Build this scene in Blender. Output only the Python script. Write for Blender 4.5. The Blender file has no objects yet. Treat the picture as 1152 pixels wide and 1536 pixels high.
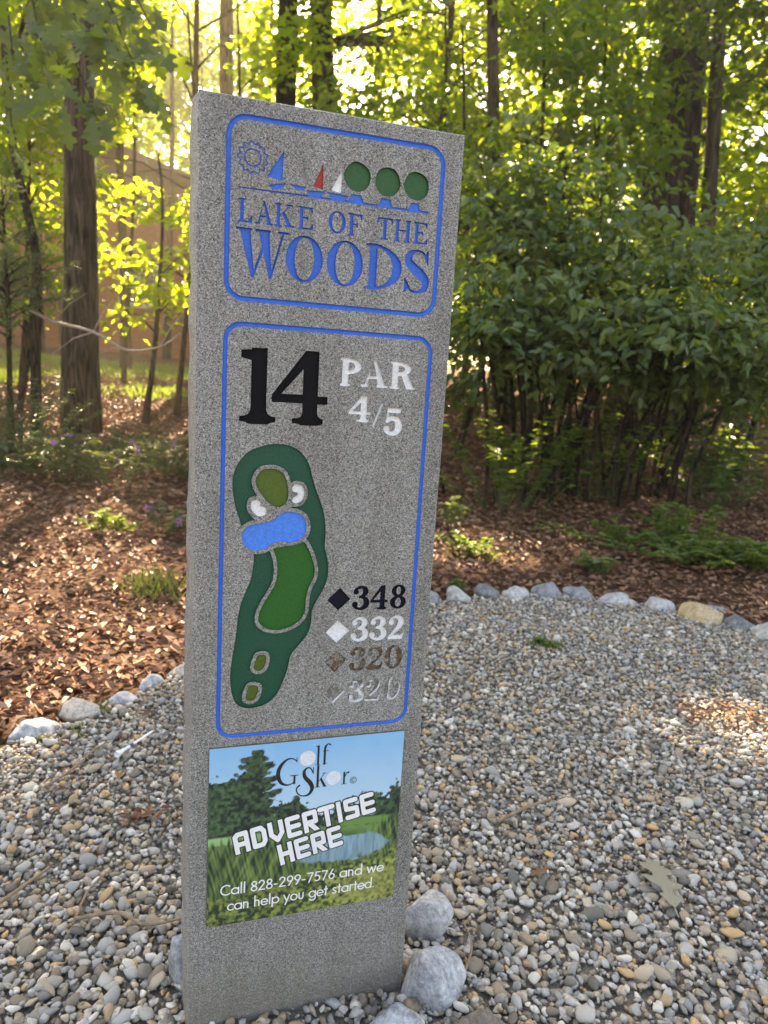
import bpy, bmesh, math, random
import numpy as np
from mathutils import Vector, Matrix, noise
from mathutils.geometry import tessellate_polygon

# ------------------------------------------------------------------ camera, sky, sun, exposure
scene = bpy.context.scene
COL = scene.collection
EYE = 1.0
# camera axes in the world (right, down, forward): pitched 10.5 degrees down, rolled 3.5 degrees
CAM = np.array([[0.998125665, 0.0611976876, 0.0],
                [0.0111711624, -0.182200086, 0.983198014],
                [0.0601694449, -0.981355171, -0.182542231]])
cam_data = bpy.data.cameras.new("camera")
cam = bpy.data.objects.new("camera", cam_data)
COL.objects.link(cam)
M = Matrix.Identity(4)
for r in range(3):
    M[r][0] = CAM[r, 0]; M[r][1] = -CAM[r, 1]; M[r][2] = -CAM[r, 2]
M[2][3] = EYE
cam.matrix_world = M
cam_data.sensor_fit = 'HORIZONTAL'
cam_data.sensor_width = 36.0
cam_data.lens = 33.656
cam_data.clip_start = 0.05
cam_data.clip_end = 2000.0
cam_data.dof.use_dof = True
cam_data.dof.focus_distance = 1.0
cam_data.dof.aperture_fstop = 9.0
scene.camera = cam

SUN_EL, SUN_AZ = 36.0, -9.0          # sun stands behind the wood, a little left of the view
world = bpy.data.worlds.new("World")
scene.world = world
world.use_nodes = True
wn = world.node_tree.nodes
bg = wn["Background"]
sky = wn.new("ShaderNodeTexSky")
sky.sky_type = 'NISHITA'
sky.sun_disc = False
sky.sun_elevation = math.radians(SUN_EL)
sky.sun_rotation = math.radians(SUN_AZ)
sky.air_density = 1.0
sky.dust_density = 2.0
world.node_tree.links.new(sky.outputs[0], bg.inputs[0])
bg.inputs[1].default_value = 0.085

_el, _az = math.radians(SUN_EL), math.radians(SUN_AZ)
SUN = np.array([math.sin(_az) * math.cos(_el), math.cos(_az) * math.cos(_el), math.sin(_el)])
sun_data = bpy.data.lights.new("sun", 'SUN')
sun_data.energy = 5.0
sun_data.angle = math.radians(0.53)
sun_data.color = (1.0, 0.86, 0.68)
sun = bpy.data.objects.new("sun", sun_data)
COL.objects.link(sun)
sun.rotation_euler = Vector(SUN).to_track_quat('Z', 'Y').to_euler()

vs = scene.view_settings
scene.display_settings.display_device = 'sRGB'
vs.view_transform = 'Standard'
vs.look = 'None'
vs.gamma = 1.0
vs.exposure = 2.95
vs.use_white_balance = True
vs.white_balance_temperature = 8000
vs.white_balance_tint = 13
scene.cycles.use_denoising = True
scene.cycles.max_bounces = 7
scene.cycles.diffuse_bounces = 4
scene.cycles.glossy_bounces = 2
scene.cycles.transmission_bounces = 4
scene.cycles.caustics_reflective = False
scene.cycles.caustics_refractive = False

# ------------------------------------------------------------------ helpers
rng = np.random.default_rng(14)
random.seed(14)

def spot(px, py, Y):
    """world point at distance Y that the sight line through a photo pixel meets (used to survey the place)"""
    v = CAM @ np.array([(px - 576.) / 1077., (py - 768.) / 1077., 1.])
    t = Y / v[1]
    return np.array([v[0] * t, Y, EYE + v[2] * t])

def tag(o, label=None, cat=None, group=None, kind=None):
    if label: o["label"] = label
    if cat: o["category"] = cat
    if group: o["group"] = group
    if kind: o["kind"] = kind
    return o

def empty(name, loc, rz=0.0):
    o = bpy.data.objects.new(name, None)
    COL.objects.link(o)
    o.location = loc
    o.rotation_euler = (0, 0, rz)
    o.empty_display_size = 0.1
    return o

def link(name, me, mat=None, parent=None, loc=None):
    o = bpy.data.objects.new(name, me)
    COL.objects.link(o)
    if mat is not None and len(me.materials) == 0:
        me.materials.append(mat)
    if parent is not None:
        o.parent = parent
    if loc is not None:
        o.location = loc
    return o

def mesh_np(name, V, F, smooth=False):
    """mesh from an (n,3) array and an (m,k) array of equal-sided faces"""
    V = np.asarray(V, dtype=np.float32); F = np.asarray(F, dtype=np.int32)
    me = bpy.data.meshes.new(name)
    me.vertices.add(len(V)); me.vertices.foreach_set("co", V.ravel())
    k = F.shape[1]
    me.loops.add(F.size); me.loops.foreach_set("vertex_index", F.ravel())
    me.polygons.add(len(F))
    me.polygons.foreach_set("loop_start", np.arange(0, F.size, k, dtype=np.int32))
    me.polygons.foreach_set("loop_total", np.full(len(F), k, dtype=np.int32))
    me.polygons.foreach_set("use_smooth", np.full(len(F), smooth, dtype=bool))
    me.update(calc_edges=True)
    return me

def mesh_py(name, V, F, smooth=False):
    me = bpy.data.meshes.new(name)
    me.from_pydata([tuple(v) for v in V], [], F)
    if smooth:
        me.polygons.foreach_set("use_smooth", [True] * len(me.polygons))
    me.update()
    return me

def box_vf(x0, y0, z0, x1, y1, z1):
    V = [(x0, y0, z0), (x1, y0, z0), (x1, y1, z0), (x0, y1, z0), (x0, y0, z1), (x1, y0, z1), (x1, y1, z1), (x0, y1, z1)]
    F = [(0, 3, 2, 1), (4, 5, 6, 7), (0, 1, 5, 4), (1, 2, 6, 5), (2, 3, 7, 6), (3, 0, 4, 7)]
    return V, F

def boxes(name, bl, mat, parent=None):
    V, F = [], []
    for b in bl:
        v, f = box_vf(*b)
        F += [tuple(i + len(V) for i in q) for q in f]; V += v
    return link(name, mesh_py(name, V, F), mat, parent)

def tube_vf(path, radii, sides=8, rough=0.0, seed=0.0, flare=None):
    path = [Vector(p) for p in path]
    V, F = [], []
    n = len(path)
    ref = Vector((0.31, 0.17, 0.93))
    for i, p in enumerate(path):
        d = (path[min(i + 1, n - 1)] - path[max(i - 1, 0)]).normalized()
        if abs(d.dot(ref)) > 0.95: rf = Vector((1, 0, 0))
        else: rf = ref
        a = d.cross(rf).normalized(); b = d.cross(a)
        if abs(d.z) > 0.75:
            a = (Vector((1, 0, 0)) - d * d.x).normalized(); b = d.cross(a)
        for s in range(sides):
            t = 2 * math.pi * s / sides
            r = radii[i]
            if rough:
                r *= 1 + rough * noise.noise(Vector((math.cos(t) * 1.3 + seed, math.sin(t) * 1.3, p.z * 1.1 + seed)))
            if flare and i < 3:
                r *= 1 + flare * (0.55 ** i) * max(0, math.sin(t * 3 + seed)) * 0.5
            V.append(p + (a * math.cos(t) + b * math.sin(t)) * r)
    for i in range(n - 1):
        for s in range(sides):
            s2 = (s + 1) % sides
            F.append((i * sides + s, i * sides + s2, (i + 1) * sides + s2, (i + 1) * sides + s))
    F.append(tuple(range(sides - 1, -1, -1)))
    F.append(tuple((n - 1) * sides + s for s in range(sides)))
    return V, F

def merge(parts):
    V, F = [], []
    for v, f in parts:
        o = len(V); V += list(v); F += [tuple(i + o for i in q) for q in f]
    return V, F

# ---- node materials
def nt(name):
    m = bpy.data.materials.new(name)
    m.use_nodes = True
    t = m.node_tree
    return m, t, t.nodes, t.links, t.nodes["Principled BSDF"]

def ramp(N, stops, interp='LINEAR'):
    r = N.new("ShaderNodeValToRGB")
    r.color_ramp.interpolation = interp
    e = r.color_ramp.elements
    while len(e) > 1: e.remove(e[-1])
    e[0].position = stops[0][0]; e[0].color = (*stops[0][1], 1)
    for p, c in stops[1:]:
        x = e.new(p); x.color = (*c, 1)
    return r

def bump(N, L, height, dist, strength, bsdf):
    b = N.new("ShaderNodeBump")
    b.inputs["Distance"].default_value = dist; b.inputs["Strength"].default_value = strength
    L.new(height, b.inputs["Height"]); L.new(b.outputs[0], bsdf.inputs["Normal"])
    return b

def noise_node(N, L, scale, detail=4, rough=0.6, vec=None, dist=0.0):
    n = N.new("ShaderNodeTexNoise")
    n.inputs["Scale"].default_value = scale; n.inputs["Detail"].default_value = detail
    n.inputs["Roughness"].default_value = rough; n.inputs["Distortion"].default_value = dist
    if vec is not None: L.new(vec, n.inputs["Vector"])
    return n

def mixc(N, L, fac, a, b, mode='MIX'):
    m = N.new("ShaderNodeMix"); m.data_type = 'RGBA'; m.blend_type = mode
    for sock, val in ((m.inputs[0], fac), (m.inputs[6], a), (m.inputs[7], b)):
        if isinstance(val, (int, float)): sock.default_value = val
        elif isinstance(val, tuple): sock.default_value = (*val, 1)
        else: L.new(val, sock)
    return m.outputs[2]

def objcoord(N):
    return N.new("ShaderNodeTexCoord").outputs["Object"]

def mapping(N, L, vec, scale):
    m = N.new("ShaderNodeMapping"); m.inputs["Scale"].default_value = scale
    L.new(vec, m.inputs["Vector"]); return m.outputs[0]

def island_random(N, L):
    """one random number for every loose piece of a mesh and for every copy of it"""
    g = N.new("ShaderNodeNewGeometry"); o = N.new("ShaderNodeObjectInfo")
    a = N.new("ShaderNodeMath"); a.operation = 'ADD'
    L.new(g.outputs["Random Per Island"], a.inputs[0]); L.new(o.outputs["Random"], a.inputs[1])
    f = N.new("ShaderNodeMath"); f.operation = 'FRACT'; L.new(a.outputs[0], f.inputs[0])
    return f.outputs[0]

def plain(name, col, rough=0.6, var=0.12, scale=20, bumpd=0.0, bscale=200, spec=0.4):
    m, t, N, L, B = nt(name)
    oc = objcoord(N)
    n = noise_node(N, L, scale, 5, 0.6, oc)
    lo = tuple(c * (1 - var) for c in col); hi = tuple(min(1, c * (1 + var)) for c in col)
    r = ramp(N, [(0.3, lo), (0.7, hi)]); L.new(n.outputs[0], r.inputs[0]); L.new(r.outputs[0], B.inputs["Base Color"])
    B.inputs["Roughness"].default_value = rough; B.inputs["Specular IOR Level"].default_value = spec
    if bumpd:
        n2 = noise_node(N, L, bscale, 3, 0.6, oc); bump(N, L, n2.outputs[0], bumpd, 0.8, B)
    return m

def leaf_mat(name, cols, trans, rough=0.42, tfac=0.5, spec=0.45):
    """leaf: a glossy upper layer over a blade that lets light through"""
    m, t, N, L, B = nt(name)
    rnd = island_random(N, L)
    r = ramp(N, [(i / max(1, len(cols) - 1), c) for i, c in enumerate(cols)]); L.new(rnd, r.inputs[0])
    oc = objcoord(N)
    n = noise_node(N, L, 60, 3, 0.6, oc)
    col = mixc(N, L, 0.35, r.outputs[0], mixc(N, L, n.outputs[0], (0.03, 0.05, 0.015), (0.16, 0.19, 0.07)), 'MIX')
    L.new(col, B.inputs["Base Color"])
    B.inputs["Roughness"].default_value = rough; B.inputs["Specular IOR Level"].default_value = spec
    T = N.new("ShaderNodeBsdfTranslucent")
    r2 = ramp(N, [(i / max(1, len(trans) - 1), c) for i, c in enumerate(trans)]); L.new(rnd, r2.inputs[0])
    L.new(r2.outputs[0], T.inputs[0])
    mx = N.new("ShaderNodeMixShader"); mx.inputs[0].default_value = tfac
    L.new(B.outputs[0], mx.inputs[1]); L.new(T.outputs[0], mx.inputs[2])
    L.new(mx.outputs[0], N["Material Output"].inputs[0])
    return m

def bark_mat(name, c0, c1, stretch=0.22, scale=9.0):
    m, t, N, L, B = nt(name)
    v = mapping(N, L, objcoord(N), (1, 1, stretch))
    n = noise_node(N, L, scale, 8, 0.68, v, 0.6)
    v2 = mapping(N, L, objcoord(N), (1, 1, stretch * .45))
    w = noise_node(N, L, scale * 2.6, 5, 0.6, v2, 1.2)
    r = ramp(N, [(0.3, c0), (0.72, c1)]); L.new(n.outputs[0], r.inputs[0])
    crack = ramp(N, [(0.40, (0.22, 0.21, 0.19)), (0.5, (0.8, 0.8, 0.79)), (0.62, (1.25, 1.24, 1.22))]); L.new(w.outputs[0], crack.inputs[0])
    L.new(mixc(N, L, 1.0, r.outputs[0], crack.outputs[0], 'MULTIPLY'), B.inputs["Base Color"])
    B.inputs["Roughness"].default_value = 0.9; B.inputs["Specular IOR Level"].default_value = 0.2
    a = N.new("ShaderNodeMath"); a.operation = 'ADD'
    L.new(crack.outputs[0], a.inputs[0]); L.new(n.outputs[0], a.inputs[1])
    bump(N, L, a.outputs[0], 0.045, 1.0, B)
    return m

# ---- signed distances, outlines and fills (lettering and map shapes)
def sd_box(X, Y, x0, y0, x1, y1):
    dx = np.abs(X - (x0 + x1) / 2) - (x1 - x0) / 2; dy = np.abs(Y - (y0 + y1) / 2) - (y1 - y0) / 2
    return np.hypot(np.maximum(dx, 0), np.maximum(dy, 0)) + np.minimum(np.maximum(dx, dy), 0)

def sd_seg(X, Y, a, b, r1, r2):
    dx, dy = b[0] - a[0], b[1] - a[1]
    h = np.clip(((X - a[0]) * dx + (Y - a[1]) * dy) / max(dx * dx + dy * dy, 1e-12), 0, 1)
    return np.hypot(X - a[0] - h * dx, Y - a[1] - h * dy) - (r1 + (r2 - r1) * h)

def sd_poly(X, Y, P):
    d = np.full(X.shape, 1e9); s = np.ones(X.shape)
    n = len(P)
    for i in range(n):
        a, b = P[i], P[i - 1]
        ex, ey = b[0] - a[0], b[1] - a[1]; wx, wy = X - a[0], Y - a[1]
        h = np.clip((wx * ex + wy * ey) / max(ex * ex + ey * ey, 1e-12), 0, 1)
        d = np.minimum(d, (wx - ex * h) ** 2 + (wy - ey * h) ** 2)
        c1 = Y >= a[1]; c2 = Y < b[1]; c3 = ex * wy > ey * wx
        flip = (c1 & c2 & c3) | (~c1 & ~c2 & ~c3)
        s = np.where(flip, -s, s)
    return s * np.sqrt(d)

def sd_ell(X, Y, cx, cy, rx, ry):
    return (np.hypot((X - cx) / rx, (Y - cy) / ry) - 1) * min(rx, ry)

def smin(a, b, k):
    h = np.clip(0.5 + 0.5 * (b - a) / k, 0, 1)
    return b + (a - b) * h - k * h * (1 - h)

def spline(P, per=10, closed=False):
    P = [np.array(p, float) for p in P]; n = len(P); out = []
    for i in range(n if closed else n - 1):
        if closed: p0, p1, p2, p3 = P[i - 1], P[i], P[(i + 1) % n], P[(i + 2) % n]
        else: p0, p1, p2, p3 = P[max(i - 1, 0)], P[i], P[i + 1], P[min(i + 2, n - 1)]
        for k in range(per):
            t = k / per
            out.append(0.5 * (2 * p1 + (p2 - p0) * t + (2 * p0 - 5 * p1 + 4 * p2 - p3) * t * t + (3 * p1 - p0 - 3 * p2 + p3) * t ** 3))
    if not closed: out.append(P[-1])
    return out

def sd_stroke(X, Y, P, per=7):
    """stroke through (x, y, radius) points"""
    q = spline(P, per); d = np.full(X.shape, 1e9)
    for a, b in zip(q[:-1], q[1:]):
        d = np.minimum(d, sd_seg(X, Y, a, b, a[2], b[2]))
    return d

def arc(cx, cy, rx, ry, a0, a1, r, n=14):
    return [(cx + rx * math.cos(math.radians(a0 + (a1 - a0) * i / n)), cy + ry * math.sin(math.radians(a0 + (a1 - a0) * i / n)), r) for i in range(n + 1)]

def sd_line(X, Y, P):
    d = np.full(X.shape, 1e9)
    for a, b in zip(P[:-1], P[1:]):
        d = np.minimum(d, sd_seg(X, Y, a, b, a[2], b[2]))
    return d

def outlines(F, xs, ys, tol=0.0):
    """closed zero outlines of a sampled field (marching squares)"""
    ins = F < 0; nx, ny = F.shape
    c = ins[:-1, :-1].astype(int) + 2 * ins[1:, :-1] + 4 * ins[1:, 1:] + 8 * ins[:-1, 1:]
    nb = {}
    def add(a, b):
        nb.setdefault(a, []).append(b); nb.setdefault(b, []).append(a)
    tab = {1: [(3, 0)], 2: [(0, 1)], 3: [(3, 1)], 4: [(1, 2)], 6: [(0, 2)], 7: [(3, 2)], 8: [(2, 3)], 9: [(2, 0)], 11: [(2, 1)], 12: [(1, 3)], 13: [(1, 0)], 14: [(0, 3)]}
    for i, j in zip(*np.nonzero((c > 0) & (c < 15))):
        k = c[i, j]
        e = (('h', i, j), ('v', i + 1, j), ('h', i, j + 1), ('v', i, j))
        if k in (5, 10):
            mid = F[i:i + 2, j:j + 2].mean() < 0
            prs = [(3, 2), (0, 1)] if (k == 5) == mid else [(3, 0), (1, 2)]
        else: prs = tab[k]
        for a, b in prs: add(e[a], e[b])
    def pos(e):
        t, i, j = e
        if t == 'h':
            a, b = F[i, j], F[i + 1, j]; s = a / (a - b); return (xs[i] + (xs[i + 1] - xs[i]) * s, ys[j])
        a, b = F[i, j], F[i, j + 1]; s = a / (a - b); return (xs[i], ys[j] + (ys[j + 1] - ys[j]) * s)
    loops, seen = [], set()
    for st in nb:
        if st in seen: continue
        lp = [st]; seen.add(st); cur = st
        while True:
            nx_ = [q for q in nb[cur] if q not in seen]
            if not nx_: break
            cur = nx_[0]; seen.add(cur); lp.append(cur)
        P = [pos(e) for e in lp]
        if tol:
            Q = [P[0]]
            for k in range(1, len(P) - 1):      # drop points that lie on a straight run
                a, b, d = Q[-1], P[k], P[k + 1]
                ar = abs((b[0] - a[0]) * (d[1] - a[1]) - (b[1] - a[1]) * (d[0] - a[0]))
                if ar > tol * math.hypot(d[0] - a[0], d[1] - a[1]): Q.append(b)
            Q.append(P[-1]); P = Q
        if len(P) > 4: loops.append(P)
    return loops

def fill(loops):
    tri = tessellate_polygon([[Vector((p[0], p[1], 0)) for p in l] for l in loops])
    return [p for l in loops for p in l], tri

# ------------------------------------------------------------------ the ground
BED = [(-0.63, 2.24), (-0.75, 2.0), (-0.86, 1.83), (-0.98, 1.66), (-1.2, 1.35), (-1.45, 0.9), (-1.6, 0.2), (-1.6, -0.9), (-0.6, -1.5), (1.2, -1.5), (2.5, -0.9), (2.6, 0.4), (2.45, 1.5), (2.1, 2.3), (1.80, 2.83), (1.60, 3.06), (1.40, 3.24), (1.15, 3.36), (0.82, 3.40), (0.5, 3.31), (0.25, 3.17), (-0.1, 2.85), (-0.4, 2.5)]
BED_S = [tuple(p) for p in spline(BED, 4, True)]

def bed_distance(x, y):
    return sd_poly(np.asarray(x, float), np.asarray(y, float), BED_S)

def value_noise(x, y, seed=0):
    def h(i, j):
        n = (i * 374761393 + j * 668265263 + seed * 974634777) & 0xffffffff
        n = ((n ^ (n >> 13)) * 1274126177) & 0xffffffff
        return ((n ^ (n >> 16)) & 0xffff) / 65535.0
    i = np.floor(x).astype(np.int64); j = np.floor(y).astype(np.int64); fx, fy = x - i, y - j
    fx = fx * fx * (3 - 2 * fx); fy = fy * fy * (3 - 2 * fy)
    return (h(i, j) * (1 - fx) + h(i + 1, j) * fx) * (1 - fy) + (h(i, j + 1) * (1 - fx) + h(i + 1, j + 1) * fx) * fy

def fbm(x, y, seed=0, o=4):
    s = 0; a = .5
    for k in range(o):
        s = s + a * value_noise(x * 2 ** k, y * 2 ** k, seed + k); a *= .5
    return s / (1 - .5 ** o)

def ground_z(x, y):
    x = np.asarray(x, float); y = np.asarray(y, float)
    d = np.maximum(bed_distance(x, y) - .05, 0)
    front = np.clip((y - .3) / 1.6, 0, 1); front = front * front * (3 - 2 * front)
    rise = .09 * d * d / (d + 3.5) * np.exp(-d / 70.)
    bumps = (fbm(x * .55 + 40, y * .55 + 40, 3, 3) - .5) * .22 * np.clip(d / 2.5, 0, 1) + (fbm(x * 2.5 + 9, y * 2.5 + 9, 6, 2) - .5) * .07 * np.clip(d / .5, 0, 1)
    return rise * front + bumps

def gz(x, y):
    return float(ground_z(np.array([x]), np.array([y]))[0])

def axis_lines():
    near = np.arange(-12, 12.01, .2)
    far = np.array([13, 14.5, 16, 18, 21, 25, 30, 40, 55, 80, 130, 200, 300])
    return np.concatenate([-far[::-1], near, far])
ax = axis_lines(); ay = axis_lines() + 6
GX, GY = np.meshgrid(ax, ay, indexing='ij')
GZ = ground_z(GX.ravel(), GY.ravel()).reshape(GX.shape) - .004
idx = np.arange(GX.size).reshape(GX.shape)
F = np.stack([idx[:-1, :-1], idx[1:, :-1], idx[1:, 1:], idx[:-1, 1:]], -1).reshape(-1, 4)
def ground_mat():
    m, t, N, L, B = nt("forest_floor")
    oc = objcoord(N)
    a = noise_node(N, L, 55, 8, 0.75, oc, .6)
    r = ramp(N, [(0.3, (0.035, 0.018, 0.010)), (0.5, (0.11, 0.057, 0.031)), (0.68, (0.30, 0.17, 0.10))]); L.new(a.outputs[0], r.inputs[0])
    g = noise_node(N, L, .35, 5, 0.62, oc)
    k = ramp(N, [(0.58, (0, 0, 0)), (0.68, (1, 1, 1))]); L.new(g.outputs[0], k.inputs[0])
    b = noise_node(N, L, 30, 6, 0.7, oc)
    r2 = ramp(N, [(0.3, (0.05, 0.075, 0.014)), (0.7, (0.15, 0.17, 0.04))]); L.new(b.outputs[0], r2.inputs[0])
    L.new(mixc(N, L, k.outputs[0], r.outputs[0], r2.outputs[0]), B.inputs["Base Color"])
    B.inputs["Roughness"].default_value = .95; B.inputs["Specular IOR Level"].default_value = .15
    bump(N, L, a.outputs[0], .03, .9, B)
    return m
G_MAT = ground_mat()
ground = link("ground", mesh_np("ground", np.stack([GX, GY, GZ], -1).reshape(-1, 3), F, True), G_MAT)
tag(ground, kind="structure")

# gravel bed: a sheet of grit under the pebbles
gb = [Vector((p[0], p[1], 0)) for p in BED_S]
bed = link("gravel_bed", mesh_py("gravel_bed", [(p.x, p.y, .004) for p in gb], [tuple(t) for t in tessellate_polygon([gb])]), plain("grit", (.19, .17, .14), .95, .5, 260, .004, 300))
tag(bed, kind="structure")

# ------------------------------------------------------------------ houses in the wood
def brick_mat(name, c1, c2):
    m, t, N, L, B = nt(name)
    oc = objcoord(N)
    mp = N.new("ShaderNodeMapping"); mp.inputs["Rotation"].default_value = (math.radians(90), 0, 0); L.new(oc, mp.inputs[0])
    b = N.new("ShaderNodeTexBrick"); b.inputs["Scale"].default_value = 4.2
    b.inputs["Color1"].default_value = (*c1, 1); b.inputs["Color2"].default_value = (*c2, 1); b.inputs["Mortar"].default_value = (.2, .15, .11, 1)
    b.inputs["Mortar Size"].default_value = .012
    L.new(mp.outputs[0], b.inputs["Vector"]); L.new(b.outputs[0], B.inputs["Base Color"])
    B.inputs["Roughness"].default_value = .9
    bump(N, L, b.outputs["Fac"], -.01, .6, B)
    return m
BRICK = brick_mat("orange_brick", (.25, .085, .032), (.33, .12, .046))
SIDING = plain("brown_siding", (.12, .07, .04), .8, .25, 6)
ROOF = plain("brown_shingle_roof", (.12, .08, .06), .9, .35, 14, .01, 60)
TRIM = plain("cream_trim", (.55, .5, .42), .7)
def glass_mat():
    m, t, N, L, B = nt("window_glass")
    n = noise_node(N, L, 3, 2, .5, objcoord(N)); r = ramp(N, [(.3, (.02, .025, .03)), (.7, (.05, .06, .065))]); L.new(n.outputs[0], r.inputs[0])
    L.new(r.outputs[0], B.inputs["Base Color"]); B.inputs["Roughness"].default_value = .06
    return m
GLASS = glass_mat()

def house(name, label, cx, cy, rz, hw, dp, zb, ze, zp, wins, doors=()):
    """gable-fronted house; local x along the front, y into the house"""
    h = empty(name, (cx, cy, zb), rz)
    tag(h, label, "house")
    e, p = ze - zb, zp - zb
    # front wall in brick with openings filled by recessed windows
    boxes("wall", [(-hw, 0, -.6, hw, dp, e)], BRICK, h)
    V = [(-hw, .03, e), (hw, .03, e), (0, .03, p), (-hw, dp - .03, e), (hw, dp - .03, e), (0, dp - .03, p)]
    link("gable", mesh_py("gable", V, [(0, 1, 2), (3, 5, 4), (0, 3, 4, 1)]), SIDING, h)
    o = .45; k = (p - e) / hw; t = .16
    zl = e - o * k
    V = []
    for y in (-o, dp + o):
        V += [(-hw - o, y, zl), (0, y, p), (hw + o, y, zl), (hw + o, y, zl + t), (0, y, p + t), (-hw - o, y, zl + t)]
    rf = link("roof", mesh_py("roof", V, [(0, 1, 7, 6), (1, 2, 8, 7), (2, 3, 9, 8), (3, 4, 10, 9), (4, 5, 11, 10), (5, 0, 6, 11), (0, 5, 4, 1), (1, 4, 3, 2), (6, 7, 10, 11), (7, 8, 9, 10)]), ROOF, h)
    V2 = []
    for y in (-o - .03, -o):
        V2 += [(-hw - o, y, zl - .06), (0, y, p - .06), (hw + o, y, zl - .06), (hw + o, y, zl + t + .01), (0, y, p + t + .01), (-hw - o, y, zl + t + .01)]
    link("fascia", mesh_py("fascia", V2, [(0, 1, 4, 5), (1, 2, 3, 4), (0, 6, 7, 1), (1, 7, 8, 2), (5, 4, 10, 11), (4, 3, 9, 10), (6, 11, 10, 7), (7, 10, 9, 8)]), SIDING, rf)
    ch = boxes("chimney", [(hw * .35, dp * .5, p - 1.2, hw * .35 + .7, dp * .5 + .9, p + .9)], BRICK, rf)
    for (x0, z0, x1, z1) in wins:
        w = boxes("window", [(x0, -.05, z0, x1, .02, z0 + .07), (x0, -.05, z1 - .07, x1, .02, z1), (x0, -.05, z0 + .07, x0 + .07, .02, z1 - .07), (x1 - .07, -.05, z0 + .07, x1, .02, z1 - .07), ((x0 + x1) / 2 - .03, -.045, z0 + .07, (x0 + x1) / 2 + .03, .02, z1 - .07)], TRIM, h)
        boxes("pane", [(x0 + .07, -.02, z0 + .07, (x0 + x1) / 2 - .03, -.006, z1 - .07)], GLASS, w)
        boxes("pane", [((x0 + x1) / 2 + .03, -.02, z0 + .07, x1 - .07, -.006, z1 - .07)], GLASS, w)
        boxes("sill", [(x0 - .08, -.12, z0 - .08, x1 + .08, .0, z0 - .004)], TRIM, w)
    for (x0, x1, z1) in doors:
        d = boxes("door", [(x0, -.04, .1, x1, .02, z1)], SIDING, h)
        boxes("door_handle", [(x1 - .16, -.09, 1.0, x1 - .08, -.041, 1.06)], TRIM, d)
    return h
hp = spot(128, 520, 24.5)
house("brick_house", "orange brick house with brown gable roof among trees beyond the sunny lawn", hp[0], 24.5, math.radians(-6), 6.4, 10, gz(hp[0], 24.5) + .05, 5.7, 8.0,
      [(1.2, 1.5, 2.6, 2.9), (3.7, 1.5, 5.1, 2.9), (-4.2, 1.4, -2.6, 2.8)], [(-.9, .1, 2.2)])
hp = spot(1180, 400, 24)
house("brick_house", "brick house glimpsed through trunks and leaves behind the tall shrub", hp[0], 24.0, math.radians(12), 4.0, 8, gz(hp[0], 24) + .05, 5.6, 7.3,
      [(-2.6, 1.3, -1.3, 2.6), (1.2, 1.3, 2.5, 2.6)], [(-.4, .6, 2.2)])

# ------------------------------------------------------------------ light gaps in the wood
# A,B span the plane square to the sun's rays; leaves that would shade a sunlit place are left off the trees.
A_AX = np.cross(np.array([0, 0, 1.]), SUN); A_AX /= np.linalg.norm(A_AX)
B_AX = np.cross(SUN, A_AX)
def sunflecks():
    Z = []
    def add(p, ra, rb, keep=.0, rough=.9):
        p = np.array(p, float); Z.append((p @ A_AX, p @ B_AX, p @ SUN, ra + .13, rb + .11, keep, rough * .30))
    def g(x, y, ra, rb, keep=0., rough=.9):
        add((x, y, gz(x, y)), ra, rb * math.sin(math.radians(SUN_EL)), keep, rough)
    g(-1.15, 2.6, .42, .62, 0, 1.8); g(-.95, 3.0, .3, .4, 0, 2.0); g(-1.5, 3.25, .42, .5, 0, 2.0); g(-1.95, 4.0, .4, .35, 0, 2.2); g(-.92, 2.28, .12, .16, 0, 2); g(-2.3, 3.1, .4, .5, 0, 2)
    g(-4.0, 9.5, 2.9, 3.0, .05, .7); g(-7.5, 13.5, 4.0, 4.0, .1, .6); g(-3.2, 13, 2.6, 3.0, .1, .7)   # the sunny lawn
    g(.62, 4.25, .42, .36, 0, 1.4); g(1.05, 4.3, .2, .16, 0, 1.4); g(.35, 3.95, .2, .2, 0, 1.4)
    g(2.9, 4.9, .22, .2, 0, 1.3); g(2.3, 5.5, .2, .2, 0, 1.3)
    g(1.16, 2.12, .02, .04, 0, 1.6); g(1.0, 2.4, -.05, -.04, 0, 1.2)
    g(2.0, 3.3, .14, .2, 0, 1.2)
    add(spot(225, 380, 8.6), .55, .9, .0, .8)                                            # sapling glowing by the house
    add(spot(70, 720, 4.6), .28, .2, .1, 1.4)
    for q in ((845, 215, 5.8), (735, 285, 5.9), (790, 300, 5.6), (730, 500, 5.1), (780, 470, 5.0), (890, 495, 4.9), (950, 480, 5.0), (1010, 440, 5.1), (1080, 500, 5.0), (880, 330, 5.5), (940, 390, 5.2), (1130, 470, 5.2), (700, 440, 5.4), (850, 400, 5.2)):
        add(spot(*q), .06, .05, .0, .8)
    add(spot(760, 200, 6.0), .4, .16, .25, 1.3); add(spot(960, 470, 5.2), .5, .12, .3, 1.3); add(spot(760, 480, 5.0), .3, .1, .3, 1.3)
    return Z
FLECKS = sunflecks()
def clear_of_flecks(P, lawn=True):
    """True where a leaf may stay"""
    P = np.asarray(P); a = P @ A_AX; b = P @ B_AX; d = P @ SUN
    keep = np.ones(len(P), bool)
    wob = (fbm(a * 3.1 + 50, b * 3.1 + 50, 21, 3) - .5) * 2
    rnd = rng.random(len(P))
    for (za, zb, zd, ra, rb, kp, rough) in FLECKS:
        if ra > 2 and not lawn: continue
        q = np.hypot((a - za) / ra, (b - zb) / rb) + wob * rough * .8
        keep &= ~((q < 1) & (d > zd + .7) & (rnd > kp))
    return keep

def unit(v):
    return v / np.maximum(np.linalg.norm(v, axis=-1, keepdims=True), 1e-9)

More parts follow.
